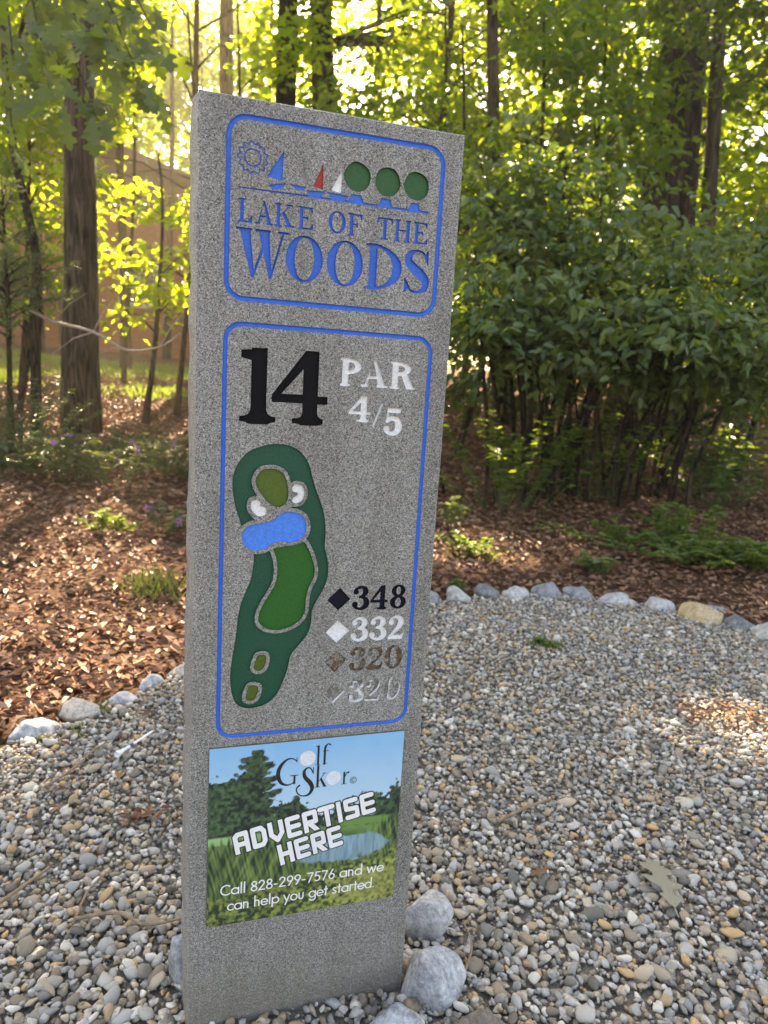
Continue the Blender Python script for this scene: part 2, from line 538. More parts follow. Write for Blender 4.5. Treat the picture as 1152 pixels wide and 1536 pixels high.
def leaves_mesh(name, P, axis, nrm, Ln, Wd, simple=False, fold=.25):
    n = len(P)
    axis = unit(axis); side = unit(np.cross(nrm, axis)); nrm = np.cross(axis, side)
    Ln = np.broadcast_to(Ln, (n,))[:, None]; Wd = np.broadcast_to(Wd, (n,))[:, None]
    if simple:
        V = np.stack([P, P + axis * Ln * .45 + side * Wd * .5 + nrm * Wd * fold, P + axis * Ln, P + axis * Ln * .45 - side * Wd * .5 + nrm * Wd * fold], 1)
        return mesh_np(name, V.reshape(-1, 3), np.arange(n * 4).reshape(n, 4))
    up = nrm * Wd * fold
    V = np.stack([P, P + axis * Ln * .28 + side * Wd * .46 + up, P + axis * Ln * .68 + side * Wd * .36 + up * .6 - nrm * Ln * .03, P + axis * Ln - nrm * Ln * .10,
                  P + axis * Ln * .68 - side * Wd * .36 + up * .6 - nrm * Ln * .03, P + axis * Ln * .28 - side * Wd * .46 + up], 1)
    i = np.arange(n)[:, None] * 6
    F = np.concatenate([i + np.array([[0, 3, 2, 1]]), i + np.array([[0, 5, 4, 3]])], 0)
    return mesh_np(name, V.reshape(-1, 3), F)

def spray(centres, radii, per, flat=.55, droop=.25, tilt=.45):
    """leaf positions and attitudes for clumps: returns P, axis, normal"""
    k = len(centres)
    c = np.repeat(np.asarray(centres, float), per, 0); r = np.repeat(np.asarray(radii, float), per)[:, None]
    o = unit(rng.normal(size=(k * per, 3))) * (rng.random((k * per, 1)) ** .45)
    o[:, 2] *= flat
    P = c + o * r
    ax = unit(np.concatenate([o[:, :2] + rng.normal(scale=.5, size=(k * per, 2)), -droop + rng.normal(scale=.3, size=(k * per, 1))], 1))
    nr = unit(np.concatenate([rng.normal(scale=tilt, size=(k * per, 2)), np.ones((k * per, 1))], 1))
    return P, ax, nr

BARK = bark_mat("oak_bark", (.05, .036, .026), (.17, .125, .085))
BARK_D = bark_mat("dark_bark", (.035, .026, .019), (.12, .088, .06), .3, 12)
BARK_L = bark_mat("pale_bark", (.12, .09, .06), (.28, .215, .15), .25, 8)
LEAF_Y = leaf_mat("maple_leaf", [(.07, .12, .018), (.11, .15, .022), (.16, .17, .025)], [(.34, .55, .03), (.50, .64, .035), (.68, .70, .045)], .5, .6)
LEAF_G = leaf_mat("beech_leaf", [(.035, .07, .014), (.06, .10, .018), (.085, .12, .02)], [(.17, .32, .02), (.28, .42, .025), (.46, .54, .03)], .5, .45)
LEAF_D = leaf_mat("dogwood_leaf", [(.06, .115, .04), (.09, .155, .05), (.13, .19, .065)], [(.14, .25, .02), (.24, .34, .025), (.34, .42, .03)], .33, .38, .55)
LEAF_O = leaf_mat("oak_leaf", [(.045, .085, .022), (.065, .11, .026)], [(.18, .28, .02), (.28, .36, .025)], .5, .45)
LEAF_F = leaf_mat("herb_leaf", [(.06, .12, .025), (.10, .17, .03), (.14, .2, .04)], [(.2, .3, .03), (.3, .4, .04)], .5, .45)

def trunk_path(base, top, bend=(0, 0), n=14, wob=.05, seed=0):
    base = np.array(base, float); top = np.array(top, float); out = []
    for i in range(n + 1):
        t = i / n
        p = base * (1 - t) + top * t
        p[0] += bend[0] * math.sin(math.pi * t) + wob * math.sin(seed + t * 7) * t
        p[1] += bend[1] * math.sin(math.pi * t) + wob * math.cos(seed * 2 + t * 6) * t
        out.append(p)
    return out

def tree(name, label, base, top, r0, r1, clumps, per, leaf, lsize, bark, bend=(0, 0), group=None, simple=True, sides=10, seed=0, crad=.6, flat=.6, cat="tree", branch=True, cull=True, lawn=True):
    """tapered trunk with limbs out to leaf clumps; clumps: array of centres"""
    t = empty(name, tuple(base)); tag(t, label, cat, group)
    b = np.array(base, float)
    path = trunk_path(base, top, bend, seed=seed)
    n = len(path)
    path[0] = path[0] - np.array([0, 0, .25])
    rad = [(r0 * (1 - i / (n - 1)) + r1 * i / (n - 1)) * (1.28 if i == 0 else 1.1 if i == 1 else 1) for i in range(n)]
    parts = [tube_vf([p - b for p in path], rad, sides, .12, seed, .35)]
    clumps = np.asarray(clumps, float)
    lim = []
    if cull and len(clumps): clumps = clumps[clear_of_flecks(clumps, lawn)]
    if len(clumps) and branch:
        zs = np.array([p[2] for p in path])
        for c in clumps[::3]:
            hz = max(c[2] - .25 * math.hypot(c[0] - b[0], c[1] - b[1]) - .2, b[2] + .25 * (top[2] - b[2]))
            k = int(np.clip(np.searchsorted(zs, hz), 1, n - 1))
            s = path[k]; m_ = (s + c) / 2 + np.array([0, 0, .12 * np.linalg.norm(c - s)])
            rr = min(rad[k] * .45, .012 + .007 * np.linalg.norm(c - s))
            lim.append(tube_vf([s - b, m_ - b, c - b], [rr, rr * .6, rr * .22], 5))
    link("trunk", mesh_py("trunk", *merge(parts), True), bark, t)
    if lim: link("limbs", mesh_py("limbs", *merge(lim), True), bark, t)["kind"] = "stuff"
    if len(clumps):
        P, ax_, nr = spray(clumps, crad * (.6 + .8 * rng.random(len(clumps))), per, flat)
        if cull:
            k = clear_of_flecks(P, lawn); P, ax_, nr = P[k], ax_[k], nr[k]
        s = lsize * (.7 + .6 * rng.random(len(P)))
        link("crown", leaves_mesh("crown", P - b, ax_, nr, s, s * .62, simple), leaf, t)
    return t

def crown_points(cx, cy, z0, z1, R, n, hollow=.25):
    out = []
    while len(out) < n:
        u = rng.uniform(-1, 1, 3); q = u[0] ** 2 + u[1] ** 2 + u[2] ** 2
        if hollow < q < 1: out.append((cx + u[0] * R, cy + u[1] * R, (z0 + z1) / 2 + u[2] * (z1 - z0) / 2))
    return out

# ---- trunks one can tell apart
def based(px, py, Y):
    p = spot(px, py, Y); return (p[0], Y, gz(p[0], Y))
b = based(120, 640, 7.2); tp = spot(112, 100, 7.2)
tree("oak_tree", "stout brown trunk with flared base on the leafy slope before the brick house", b, (b[0] + .1, 7.4, 11), .165, .08,
     crown_points(b[0] + .3, 7.6, 5.0, 12.5, 3.4, 95), 46, LEAF_G, .14, BARK, seed=1)
def shade_clumps(x0, y0, x1, y1, n, zlo, zhi):
    """extra crown clumps added between the sun and a stretch of ground to shade it"""
    x = rng.uniform(x0, x1, n); y = rng.uniform(y0, y1, n); z = rng.uniform(zlo, zhi, n)
    k = z / SUN[2]
    return np.stack([x + SUN[0] * k, y + SUN[1] * k, z], 1)
def shade_volume(n):  # extra clumps added sunward of the understorey to darken it
    out = []
    for _ in range(n):
        p = spot(rng.uniform(640, 1180), rng.uniform(20, 330), rng.uniform(7.6, 9.4)); out.append(p + SUN * rng.uniform(3.5, 8))
    return np.array(out)
SHADE = np.concatenate([shade_clumps(-1.1, .3, 2.3, 3.3, 95, 7.2, 12.5), shade_clumps(.2, 3.4, 4.2, 7.0, 80, 6.5, 11.5), shade_clumps(-.6, 2.6, .4, 4.5, 22, 7, 12), shade_volume(90)])
HOST = np.array([(spot(428, 330, 13.0)[0], 13.0), (spot(487, 330, 13.6)[0], 13.6), (spot(978, 380, 10.)[0], 10.), (spot(1042, 380, 11.)[0], 11.), (spot(775, 400, 10.5)[0], 10.5)])
SHADE_OF = np.argmin(((SHADE[:, None, :2] - HOST[None]) ** 2).sum(-1), 1)
HOST_OF = {428: 0, 503: 1, 978: 2, 1042: 3, 775: 4}
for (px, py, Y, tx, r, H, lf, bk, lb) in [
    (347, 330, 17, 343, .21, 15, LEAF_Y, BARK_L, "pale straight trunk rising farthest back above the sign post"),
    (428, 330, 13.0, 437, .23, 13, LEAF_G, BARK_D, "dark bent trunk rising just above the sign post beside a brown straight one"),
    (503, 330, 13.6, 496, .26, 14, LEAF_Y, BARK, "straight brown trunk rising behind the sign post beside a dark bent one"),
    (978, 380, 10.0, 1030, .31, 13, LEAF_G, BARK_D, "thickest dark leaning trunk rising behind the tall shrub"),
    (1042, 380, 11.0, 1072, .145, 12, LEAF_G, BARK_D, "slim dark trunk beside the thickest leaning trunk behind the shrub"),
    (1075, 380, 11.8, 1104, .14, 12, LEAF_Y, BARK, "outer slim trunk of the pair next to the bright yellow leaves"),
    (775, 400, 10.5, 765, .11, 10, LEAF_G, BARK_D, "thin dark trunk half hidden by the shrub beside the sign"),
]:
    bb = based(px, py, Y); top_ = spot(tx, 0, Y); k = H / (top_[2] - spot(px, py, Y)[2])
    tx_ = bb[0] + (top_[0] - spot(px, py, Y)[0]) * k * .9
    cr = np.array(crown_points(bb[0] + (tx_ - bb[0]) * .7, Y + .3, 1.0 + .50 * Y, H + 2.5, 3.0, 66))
    if px in HOST_OF: cr = np.concatenate([cr, SHADE[SHADE_OF == HOST_OF[px]]])  # crown filled out with the added shade-casting clumps
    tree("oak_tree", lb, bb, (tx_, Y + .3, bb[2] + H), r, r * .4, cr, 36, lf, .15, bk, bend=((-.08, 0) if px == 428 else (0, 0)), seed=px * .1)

# ---- background trees filling the wood
bgpos = [(-60, 15), (60, 21), (190, 15.5), (250, 22), (300, 14), (395, 20), (450, 25), (545, 16), (600, 22), (640, 13), (700, 17), (745, 24), (800, 14), (860, 19), (905, 14.5), (960, 23), (1010, 17), (1075, 20), (1130, 14.5), (1200, 18), (1270, 13), (520, 30), (760, 32), (1000, 33), (330, 31), (130, 33), (1240, 30)]
for i, (px, Y) in enumerate(bgpos):
    bb = based(px, 500, Y); H = rng.uniform(8, 13); k = i % 3 == 0
    R = rng.uniform(1.9, 2.8) * (1 if Y < 26 else 1.5)
    if px < 320 and Y < 20: z0 = 3.6
    else: z0 = 1.4 + bb[2]
    where = ("beside the brick house" if Y < 18 else "beyond the brick house") if px < 320 else "behind the trunks above the sign" if px < 620 else ("standing behind the tall shrub" if Y < 19 else "far back behind the tall shrub")
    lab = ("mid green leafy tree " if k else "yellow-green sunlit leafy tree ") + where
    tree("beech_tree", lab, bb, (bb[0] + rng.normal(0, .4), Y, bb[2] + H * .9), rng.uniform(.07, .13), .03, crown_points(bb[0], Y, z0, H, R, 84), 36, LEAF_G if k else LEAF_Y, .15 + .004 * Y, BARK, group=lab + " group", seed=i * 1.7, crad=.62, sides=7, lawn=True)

for (px, Y) in ((205, 38), (258, 40), (300, 37), (150, 42), (95, 39), (355, 41), (20, 43)):
    bb = based(px, 500, Y)
    tree("beech_tree", "tall sunlit tree rising far behind the roof of the brick house", bb, (bb[0], Y, 15), .2, .06, crown_points(bb[0], Y, 4.0, 20.5, 3.6, 130), 38, LEAF_Y, .34, BARK, group="tall trees behind the brick house", seed=px, crad=1.0, sides=7, lawn=False)

for (px, Y) in ((-170, 13), (-300, 17), (-420, 11.5), (-240, 24), (-560, 19), (-700, 14), (1360, 12), (1460, 17), (1600, 13)):
    bb = based(px, 500, Y); left = px < 0
    tree("beech_tree", "green leafy tree farther along the wood past the " + ("young cedar" if left else "tall shrub"), bb, (bb[0], Y, 10), .12, .04, crown_points(bb[0], Y, 1.6 + bb[2], 12, 2.6, 80), 34, LEAF_G, .2, BARK, group="trees along the wood past the " + ("cedar" if left else "shrub"), seed=px, crad=.7, sides=7, lawn=False)

# ---- small understorey trees
for (px, Y, z0, z1, R, n, per, lf, ls, lb) in [
    (215, 8.6, 1.2, 3.5, .85, 30, 34, LEAF_Y, .11, "glowing yellow-green sapling before the brick house wall"),
    (640, 9.0, 1.6, 5.2, 1.5, 60, 44, LEAF_G, .11, "leafy understorey tree directly behind the top of the sign"),
    (745, 8.2, 1.8, 5.4, 1.4, 60, 46, LEAF_G, .11, "understorey tree with dark layered leaves above the shrub"),
    (825, 8.8, 2.2, 5.6, 1.15, 52, 46, LEAF_G, .11, "spreading understorey tree next to the thickest leaning trunk"),
    (1090, 8.0, 4.15, 5.8, 1.7, 64, 46, LEAF_D, .11, "green understorey tree reaching over the slim trunk pair"),
    (615, 11., 2.0, 6.0, 1.2, 42, 44, LEAF_Y, .12, "bright understorey tree behind the straight brown trunk"),
    (30, 9.5, 2.6, 5.4, 1.3, 45, 44, LEAF_Y, .12, "bright understorey tree by the corner of the brick house"),
    (95, 10.2, 2.6, 6.2, 1.9, 80, 46, LEAF_Y, .12, "bright leafy tree screening the gable of the brick house"),
    (265, 9.6, 1.7, 5.4, 1.15, 52, 46, LEAF_Y, .115, "bright leafy tree screening the corner of the brick house beside the sign"),
    (330, 12.0, 2.5, 8.0, 1.4, 55, 46, LEAF_Y, .125, "tall bright leafy tree between the brick house and the pale trunk"),
    (185, 13.0, 5.0, 9.0, 2.2, 70, 46, LEAF_Y, .135, "sunlit tree leaning over the roof of the brick house"),
    (25, 8.0, 1.4, 2.6, .8, 26, 40, LEAF_G, .09, "dim green sapling between the cedar and the brick house"),
    (690, 7.6, .55, 2.6, .9, 44, 46, LEAF_D, .10, "dark understorey bush just behind the edge of the sign post"),
    (800, 7.9, .7, 2.8, 1.2, 52, 46, LEAF_D, .10, "dark understorey bush behind the centre of the tall shrub"),
    (960, 7.8, .8, 3.0, 1.3, 56, 46, LEAF_D, .10, "dark understorey bush before the thickest leaning trunk"),
    (1120, 7.4, .8, 2.7, 1.2, 52, 46, LEAF_D, .10, "dark understorey bush before the slim trunk pair"),
    (1010, 6.6, .75, 1.7, 1.5, 46, 48, LEAF_D, .10, "low broad bush under the thickest leaning trunk"),
]:
    bb = based(px, 600, Y)
    tree("understorey_tree", lb, bb, (bb[0] + .15, Y, z1 - .2), .04, .012, crown_points(bb[0], Y, z0, z1, R, n, .05), per, lf, ls, BARK_D, simple=False, sides=6, seed=px * .3, crad=.42, flat=.4, bend=(.12, 0), lawn=not (80 < px < 340))

# ---- far belt of wood closing the view
def belt():
    Y = rng.uniform(38, 60, 900); X = rng.uniform(-48, 48, 900); Z = rng.uniform(1.5, 9, 900) ** 1.0
    P, a, n_ = spray(np.stack([X, Y, Z], 1), np.full(900, 1.6), 22, .8)
    k = P[:, 2] > .6; s = .45 * (.7 + .6 * rng.random(k.sum()))
    o = link("far_wood", leaves_mesh("far_wood", P[k], a[k], n_[k], s, s * .7, True), LEAF_Y)
    tag(o, "far belt of yellow-green wood closing the view", "wood", kind="stuff")
belt()

# ---- tall dogwood shrub right of the sign: stems, 300 leaves one by one and the mass of foliage
def dogwood():
    c0 = spot(880, 640, 5.9); b = np.array([c0[0], 5.9, gz(c0[0], 5.9)])
    t = empty("dogwood_shrub", tuple(b)); tag(t, "tall spreading green shrub with layered leafy branches right of the sign", "shrub")
    ends, lim = [], []
    tips = []
    for (px, py, Y) in [(700, 400, 5.6), (735, 300, 5.7), (790, 215, 5.8), (850, 235, 5.6), (900, 300, 5.5), (950, 390, 5.3), (1010, 430, 5.2), (1080, 470, 5.1), (1140, 500, 5.2), (1200, 450, 5.6), (700, 480, 5.2), (760, 520, 5.0), (830, 480, 5.0), (890, 500, 4.9), (720, 240, 6.2), (830, 330, 5.5), (770, 400, 5.4), (880, 410, 5.2), (960, 540, 4.9), (1060, 550, 5.0), (1130, 420, 5.7), (1020, 390, 5.8), (700, 330, 5.9), (745, 455, 5.0), (930, 450, 5.2), (985, 500, 5.0), (1040, 500, 4.9), (1110, 530, 4.9), (1180, 540, 5.1), (1075, 400, 5.6), (960, 370, 5.6), (830, 270, 5.9), (760, 340, 5.6), (1150, 350, 6.0), (1060, 390, 6.0)]:
        tips.append(spot(px, py, Y))
    for q in tips:
        s = b + np.array([np.clip((q[0] - b[0]) * .55, -1.3, 1.3) + rng.uniform(-.2, .2), rng.uniform(-.2, .3), rng.uniform(.1, .7)]); (len(lim) % 3 == 0) and lim.append(tube_vf([(s[0] - b[0], s[1] - b[1], gz(s[0], s[1]) - b[2] - .1), tuple(s - b)], [.017, .014], 6))
        m_ = s * .45 + q * .55 + np.array([0, 0, .25])
        path = spline([tuple(s), tuple(m_), tuple(q)], 6)
        lim.append(tube_vf([p - b for p in path], np.linspace(.018, .005, len(path)), 6))
        for p in path[5:]:
            for k in range(5):
                d = rng.normal(size=3) * np.array([.26, .26, .10]); e = p + d + np.array([0, 0, .03])
                lim.append(tube_vf([p - b, (p + e) / 2 - b + np.array([0, 0, .03]), e - b], [.004, .003, .0015], 4)); ends.append(e)
    for k in range(7):
        a_ = rng.uniform(-.5, .5, 2); x_ = rng.uniform(-1.2, 1.2); lim.append(tube_vf([(x_, 0, -.15), (x_ + a_[0] * .5, a_[1] * .3, .6), (x_ + a_[0], a_[1] * .6, 1.5)], [.016, .012, .006], 6))
    link("stems", mesh_py("stems", *merge(lim), True), BARK_D, t)
    ends = np.array(ends)
    P, ax_, nr = spray(ends, .17 * (.7 + .7 * rng.random(len(ends))), 11, .45, .35, .5)
    k = clear_of_flecks(P); P, ax_, nr = P[k], ax_[k], nr[k]
    nr = unit(nr + np.array([0, -.35, 0]))
    s = .088 * (.65 + .6 * rng.random(len(P)))
    d = np.hypot(P[:, 0], P[:, 1]); order = np.argsort(d)
    near, rest = order[:300], order[300:]
    link_s = link("foliage", leaves_mesh("foliage", P[rest] - b, ax_[rest], nr[rest], s[rest], s[rest] * .56), LEAF_D, t)
    link_s["kind"] = "stuff"
    unit_leaf = [leaves_mesh("leaf", np.zeros((1, 3)), np.array([[0, 1., 0]]), np.array([[0, 0, 1.]]), 1.0, w, False, fo) for w, fo in ((.54, .22), (.6, .1), (.48, .3))]
    for m_ in unit_leaf: m_.materials.append(LEAF_D)
    for n_, i in enumerate(near):
        o = bpy.data.objects.new("leaf", unit_leaf[n_ % 3]); COL.objects.link(o); o.parent = t
        a = Vector(unit(ax_[i])); z = Vector(nr[i]); x = a.cross(z).normalized(); z = x.cross(a)
        R_ = Matrix((x, a, z)).transposed().to_4x4()
        o.matrix_local = Matrix.Translation(Vector(P[i] - b)) @ R_ @ Matrix.Scale(float(s[i]), 4)
dogwood()
red = bpy.data.objects.new("leaf", leaves_mesh("leaf", np.zeros((1, 3)), np.array([[.5, 0, -.8]]), np.array([[0, -1., .3]]), .085, .06)); COL.objects.link(red)
red.data.materials.append(leaf_mat("red_leaf", [(.5, .06, .07), (.55, .08, .08)], [(.6, .08, .06), (.6, .1, .08)], .5, .3)); red.parent = bpy.data.objects["dogwood_shrub"]
red.location = spot(1070, 472, 4.75) - np.array(bpy.data.objects["dogwood_shrub"].location); red["label"] = "single red leaf"

# ---- oak sapling at the edge of the wood: dark lobed leaves hang in front of the trunk
def lobed(name, L=1.0, curl=.12, lob=1.0):
    half = [(0, .012), (.14, .014), (.2, .09), (.29, .17), (.34, .08), (.42, .09), (.48, .25), (.57, .33), (.6, .13), (.68, .12), (.75, .26), (.83, .25), (.86, .11), (.93, .12), (1, .005)]
    V, F = [], []
    for t, w in half:
        z = -curl * t * t; w *= lob
        V += [(-w, t * L, z - .25 * w * w + .1 * w), (0, t * L, z), (w, t * L, z - .25 * w * w + .1 * w)]
    for i in range(len(half) - 1):
        k = i * 3; F += [(k, k + 1, k + 4, k + 3), (k + 1, k + 2, k + 5, k + 4)]
    return mesh_py(name, V, F)
LOBED = [lobed("leaf", 1, c, l) for c, l in ((.1, 1), (.3, .85), (.22, 1.1))]
for m_ in LOBED: m_.materials.append(LEAF_O)

def oak_sapling():
    b0 = based(56, 640, 6.5); b = np.array(b0)
    t = empty("oak_sapling", b0); tag(t, "thin dark oak sapling with large lobed leaves hanging over the slope", "tree")
    top = spot(2, 0, 6.3); path = [b + np.array([0, 0, -.2]), b * .8 + top * .2 + np.array([.04, 0, 0]), b * .55 + top * .45 + np.array([.12, 0, 0]), b * .3 + top * .7, top, top + (top - b) * .45]
    path = spline([tuple(p) for p in path], 5)
    parts = [tube_vf([p - b for p in path], np.linspace(.05, .022, len(path)), 8, .1)]
    link("trunk", mesh_py("trunk", *merge(parts), True), BARK_D, t)
    lim, leaf_at = [], []
    for (px, py, Y) in [(60, 60, 4.2), (120, 40, 3.9), (180, 80, 3.8), (235, 55, 4.0), (110, 130, 3.8), (150, 170, 3.9), (60, 160, 4.2), (20, 90, 4.4), (200, 20, 4.1), (90, -40, 4.0), (210, 120, 3.9), (20, 230, 5.0), (170, -60, 4.2)]:
        e = spot(px, py, Y); s = np.array(path[int(rng.integers(17, 25))])
        m_ = (s + e) / 2 + np.array([0, 0, .25]); q = spline([tuple(s), tuple(m_), tuple(e)], 6)
        lim.append(tube_vf([p - b for p in q], np.linspace(.014, .003, len(q)), 5))
        for p in q[7:]:
            for k in range(3): leaf_at.append((p, p - s))
        for k in range(4): leaf_at.append((e, e - s))
    link("limbs", mesh_py("limbs", *merge(lim), True), BARK_D, t)
    for i, (p, d) in enumerate(leaf_at):
        o = bpy.data.objects.new("leaf", LOBED[i % 3]); COL.objects.link(o); o.parent = t
        a = Vector(unit(unit(d) * .8 + rng.normal(scale=.55, size=3) + np.array([0, 0, -.5]))); z = Vector(unit(np.array([0, -.5, .8]) + rng.normal(scale=.4, size=3)))
        x = a.cross(z).normalized(); z = x.cross(a)
        o.matrix_local = Matrix.Translation(Vector(p - b + rng.normal(scale=.05, size=3))) @ Matrix((x, a, z)).transposed().to_4x4() @ Matrix.Scale(float(rng.uniform(.13, .2)), 4)
oak_sapling()

# ---- feathery young cedar at the left edge
def cedar():
    b0 = based(15, 640, 6.0); b = np.array(b0); t = empty("young_cedar", b0); tag(t, "feathery young cedar beside the thin oak sapling", "tree")
    parts = [tube_vf([(0, 0, -.1), (.02, 0, 1.2), (0, 0, 2.2)], [.03, .02, .006], 6)]
    P, A = [], []
    for k in range(46):
        z = rng.uniform(.9, 2.1); an = rng.uniform(0, 2 * math.pi); l = (.75 - .22 * z) * rng.uniform(.7, 1.2)
        e = np.array([math.cos(an) * l, math.sin(an) * l, z + .1]); s = np.array([0, 0, z - .1])
        parts.append(tube_vf([s, (s + e) / 2 + np.array([0, 0, .03]), e], [.008, .005, .002], 4))
        for q in np.linspace(.3, 1, 9):
            for j in range(7):
                P.append(s + (e - s) * q + rng.normal(scale=.015, size=3)); A.append(unit(e - s) * .6 + rng.normal(scale=.6, size=3))
    link("trunk", mesh_py("trunk", *merge(parts), True), BARK_D, t)
    P, A = np.array(P), np.array(A)
    link("foliage", leaves_mesh("foliage", P, A, rng.normal(size=P.shape), .085 * (.6 + .7 * rng.random(len(P))), .010, True), leaf_mat("cedar_needles", [(.05, .085, .035), (.09, .10, .045)], [(.1, .15, .03), (.16, .18, .05)], .6, .3), t)
cedar()

# bare grey dead branch that crosses in front of the big trunk
q = [spot(*p) for p in ((46, 465, 6.42), (80, 482, 6.0), (140, 498, 5.5), (190, 525, 5.5), (240, 520, 5.5), (270, 500, 5.6))]
dead = [tube_vf(spline([tuple(p) for p in q], 5), np.linspace(.016, .005, 26), 6, .2)]
for i, (px, py, Y) in ((1, (130, 440, 5.7)), (2, (170, 450, 5.6)), (3, (150, 530, 5.4)), (2, (80, 530, 5.4)), (4, (275, 470, 5.6))):
    e = spot(px, py, Y); dead.append(tube_vf([q[i], (q[i] + e) / 2 + np.array([0, 0, .03]), e], [.006, .004, .002], 5))
tag(link("dead_branch", mesh_py("dead_branch", *merge(dead), True), plain("grey_dead_wood", (.30, .24, .19), .9, .3, 40)), "bare grey dead branch crossing before the stout trunk", "branch")

# ------------------------------------------------------------------ granite sign post
POST = empty("sign_post", (-0.24463, 0.92488, 0.0), math.radians(17.9714))
tag(POST, "tall grey granite slab with engraved golf hole sign standing in the gravel", "sign post")
PW, PH, PD = 0.3385, 1.3237, 0.115

def granite_mat():
    m, t, N, L, B = nt("granite")
    oc = objcoord(N)
    v = N.new("ShaderNodeTexVoronoi"); v.inputs["Scale"].default_value = 800
    L.new(oc, v.inputs["Vector"])
    sep = N.new("ShaderNodeSeparateColor"); L.new(v.outputs["Color"], sep.inputs[0])
    r = ramp(N, [(0.0, (0.06, 0.061, 0.063)), (0.13, (0.115, 0.115, 0.116)), (0.24, (0.20, 0.20, 0.20)), (0.62, (0.30, 0.30, 0.296)), (0.84, (0.36, 0.36, 0.356)), (0.95, (0.50, 0.50, 0.495))])
    L.new(sep.outputs[0], r.inputs[0])
    n = noise_node(N, L, 900, 3, 0.7, oc)
    r2 = ramp(N, [(0.36, (0.54, 0.535, 0.525)), (0.64, (1.32, 1.31, 1.29))]); L.new(n.outputs[0], r2.inputs[0])
    c = mixc(N, L, 1.0, r.outputs[0], r2.outputs[0], 'MULTIPLY')
    n3 = noise_node(N, L, 5, 5, 0.6, oc)
    r3 = ramp(N, [(0.35, (0.86, 0.855, 0.83)), (0.65, (1.04, 1.04, 1.03))]); L.new(n3.outputs[0], r3.inputs[0])
    c = mixc(N, L, 1.0, c, r3.outputs[0], 'MULTIPLY')
    # faint run-off streaks and soil splashed on the foot of the stone
    st = noise_node(N, L, 26, 5, .6, mapping(N, L, oc, (1, 1, .06)))
    sr = ramp(N, [(0.42, (1, 1, 1)), (0.72, (.80, .79, .76))]); L.new(st.outputs[0], sr.inputs[0])
    c = mixc(N, L, 1.0, c, sr.outputs[0], 'MULTIPLY')
    sx = N.new("ShaderNodeSeparateXYZ"); L.new(oc, sx.inputs[0])
    mr = N.new("ShaderNodeMapRange"); mr.inputs["From Min"].default_value = .20; mr.inputs["From Max"].default_value = .0
    L.new(sx.outputs["Z"], mr.inputs["Value"])
    sp = noise_node(N, L, 70, 6, .7, oc)
    mu = N.new("ShaderNodeMath"); mu.operation = 'MULTIPLY'; L.new(mr.outputs[0], mu.inputs[0]); L.new(sp.outputs[0], mu.inputs[1])
    dr = ramp(N, [(.12, (0, 0, 0)), (.6, (.75, .75, .75))]); L.new(mu.outputs[0], dr.inputs[0])
    c = mixc(N, L, dr.outputs[0], c, (.16, .135, .10))
    L.new(c, B.inputs["Base Color"])
    B.inputs["Roughness"].default_value = 0.62; B.inputs["Specular IOR Level"].default_value = 0.35
    bump(N, L, n.outputs[0], 0.0006, 0.5, B)
    return m
GRANITE = granite_mat()

def paint(name, col, rough=0.5, worn=None, wearlevel=0.5, spec=0.35):
    m, t, N, L, B = nt(name)
    oc = objcoord(N)
    n = noise_node(N, L, 260, 4, 0.65, oc)
    r = ramp(N, [(0.3, tuple(c * 0.78 for c in col)), (0.7, tuple(min(1, c * 1.12) for c in col))]); L.new(n.outputs[0], r.inputs[0])
    c = r.outputs[0]
    if worn:
        w = noise_node(N, L, 130, 6, 0.7, oc)
        k = ramp(N, [(wearlevel - 0.05, (0, 0, 0)), (wearlevel + 0.05, (1, 1, 1))]); L.new(w.outputs[0], k.inputs[0])
        v = N.new("ShaderNodeTexVoronoi"); v.inputs["Scale"].default_value = 520; L.new(oc, v.inputs["Vector"])
        g = ramp(N, [(0.1, tuple(x * 0.35 for x in worn)), (0.9, tuple(min(1, x * 1.5) for x in worn))]); L.new(v.outputs["Color"], g.inputs[0])
        c = mixc(N, L, k.outputs[0], c, g.outputs[0])
    L.new(c, B.inputs["Base Color"])
    B.inputs["Roughness"].default_value = rough; B.inputs["Specular IOR Level"].default_value = spec
    n2 = noise_node(N, L, 420, 3, 0.6, oc)
    bump(N, L, n2.outputs[0], 0.0012, 0.7, B)
    return m
P_BLUE = paint("blue_paint", (0.03, 0.155, 0.62))
P_BLACK = paint("black_paint", (0.010, 0.010, 0.011), 0.85, (0.3, 0.3, 0.29), 0.74, 0.12)
P_NAVY = paint("blue_black_paint", (0.012, 0.011, 0.022), 0.8, spec=0.15)
P_WHITE = paint("white_paint", (0.78, 0.79, 0.8), 0.55)
P_RED = paint("red_paint", (0.42, 0.035, 0.03))
P_TREE = paint("tree_green_paint", (0.022, 0.105, 0.03))
P_DEEP = paint("deep_green_paint", (0.006, 0.075, 0.042))
P_FAIR = paint("fairway_green_paint", (0.012, 0.115, 0.014))
P_OLIVE = paint("olive_green_paint", (0.075, 0.125, 0.014))
P_BROWN = paint("worn_brown_paint", (0.13, 0.085, 0.045), 0.6, (0.27, 0.265, 0.25), 0.52)
P_BARE = paint("bare_sandblasted_granite", (0.17, 0.155, 0.13), 0.7, (0.30, 0.295, 0.28), 0.5)

HOLES = []                                    # outlines cut through the polished face

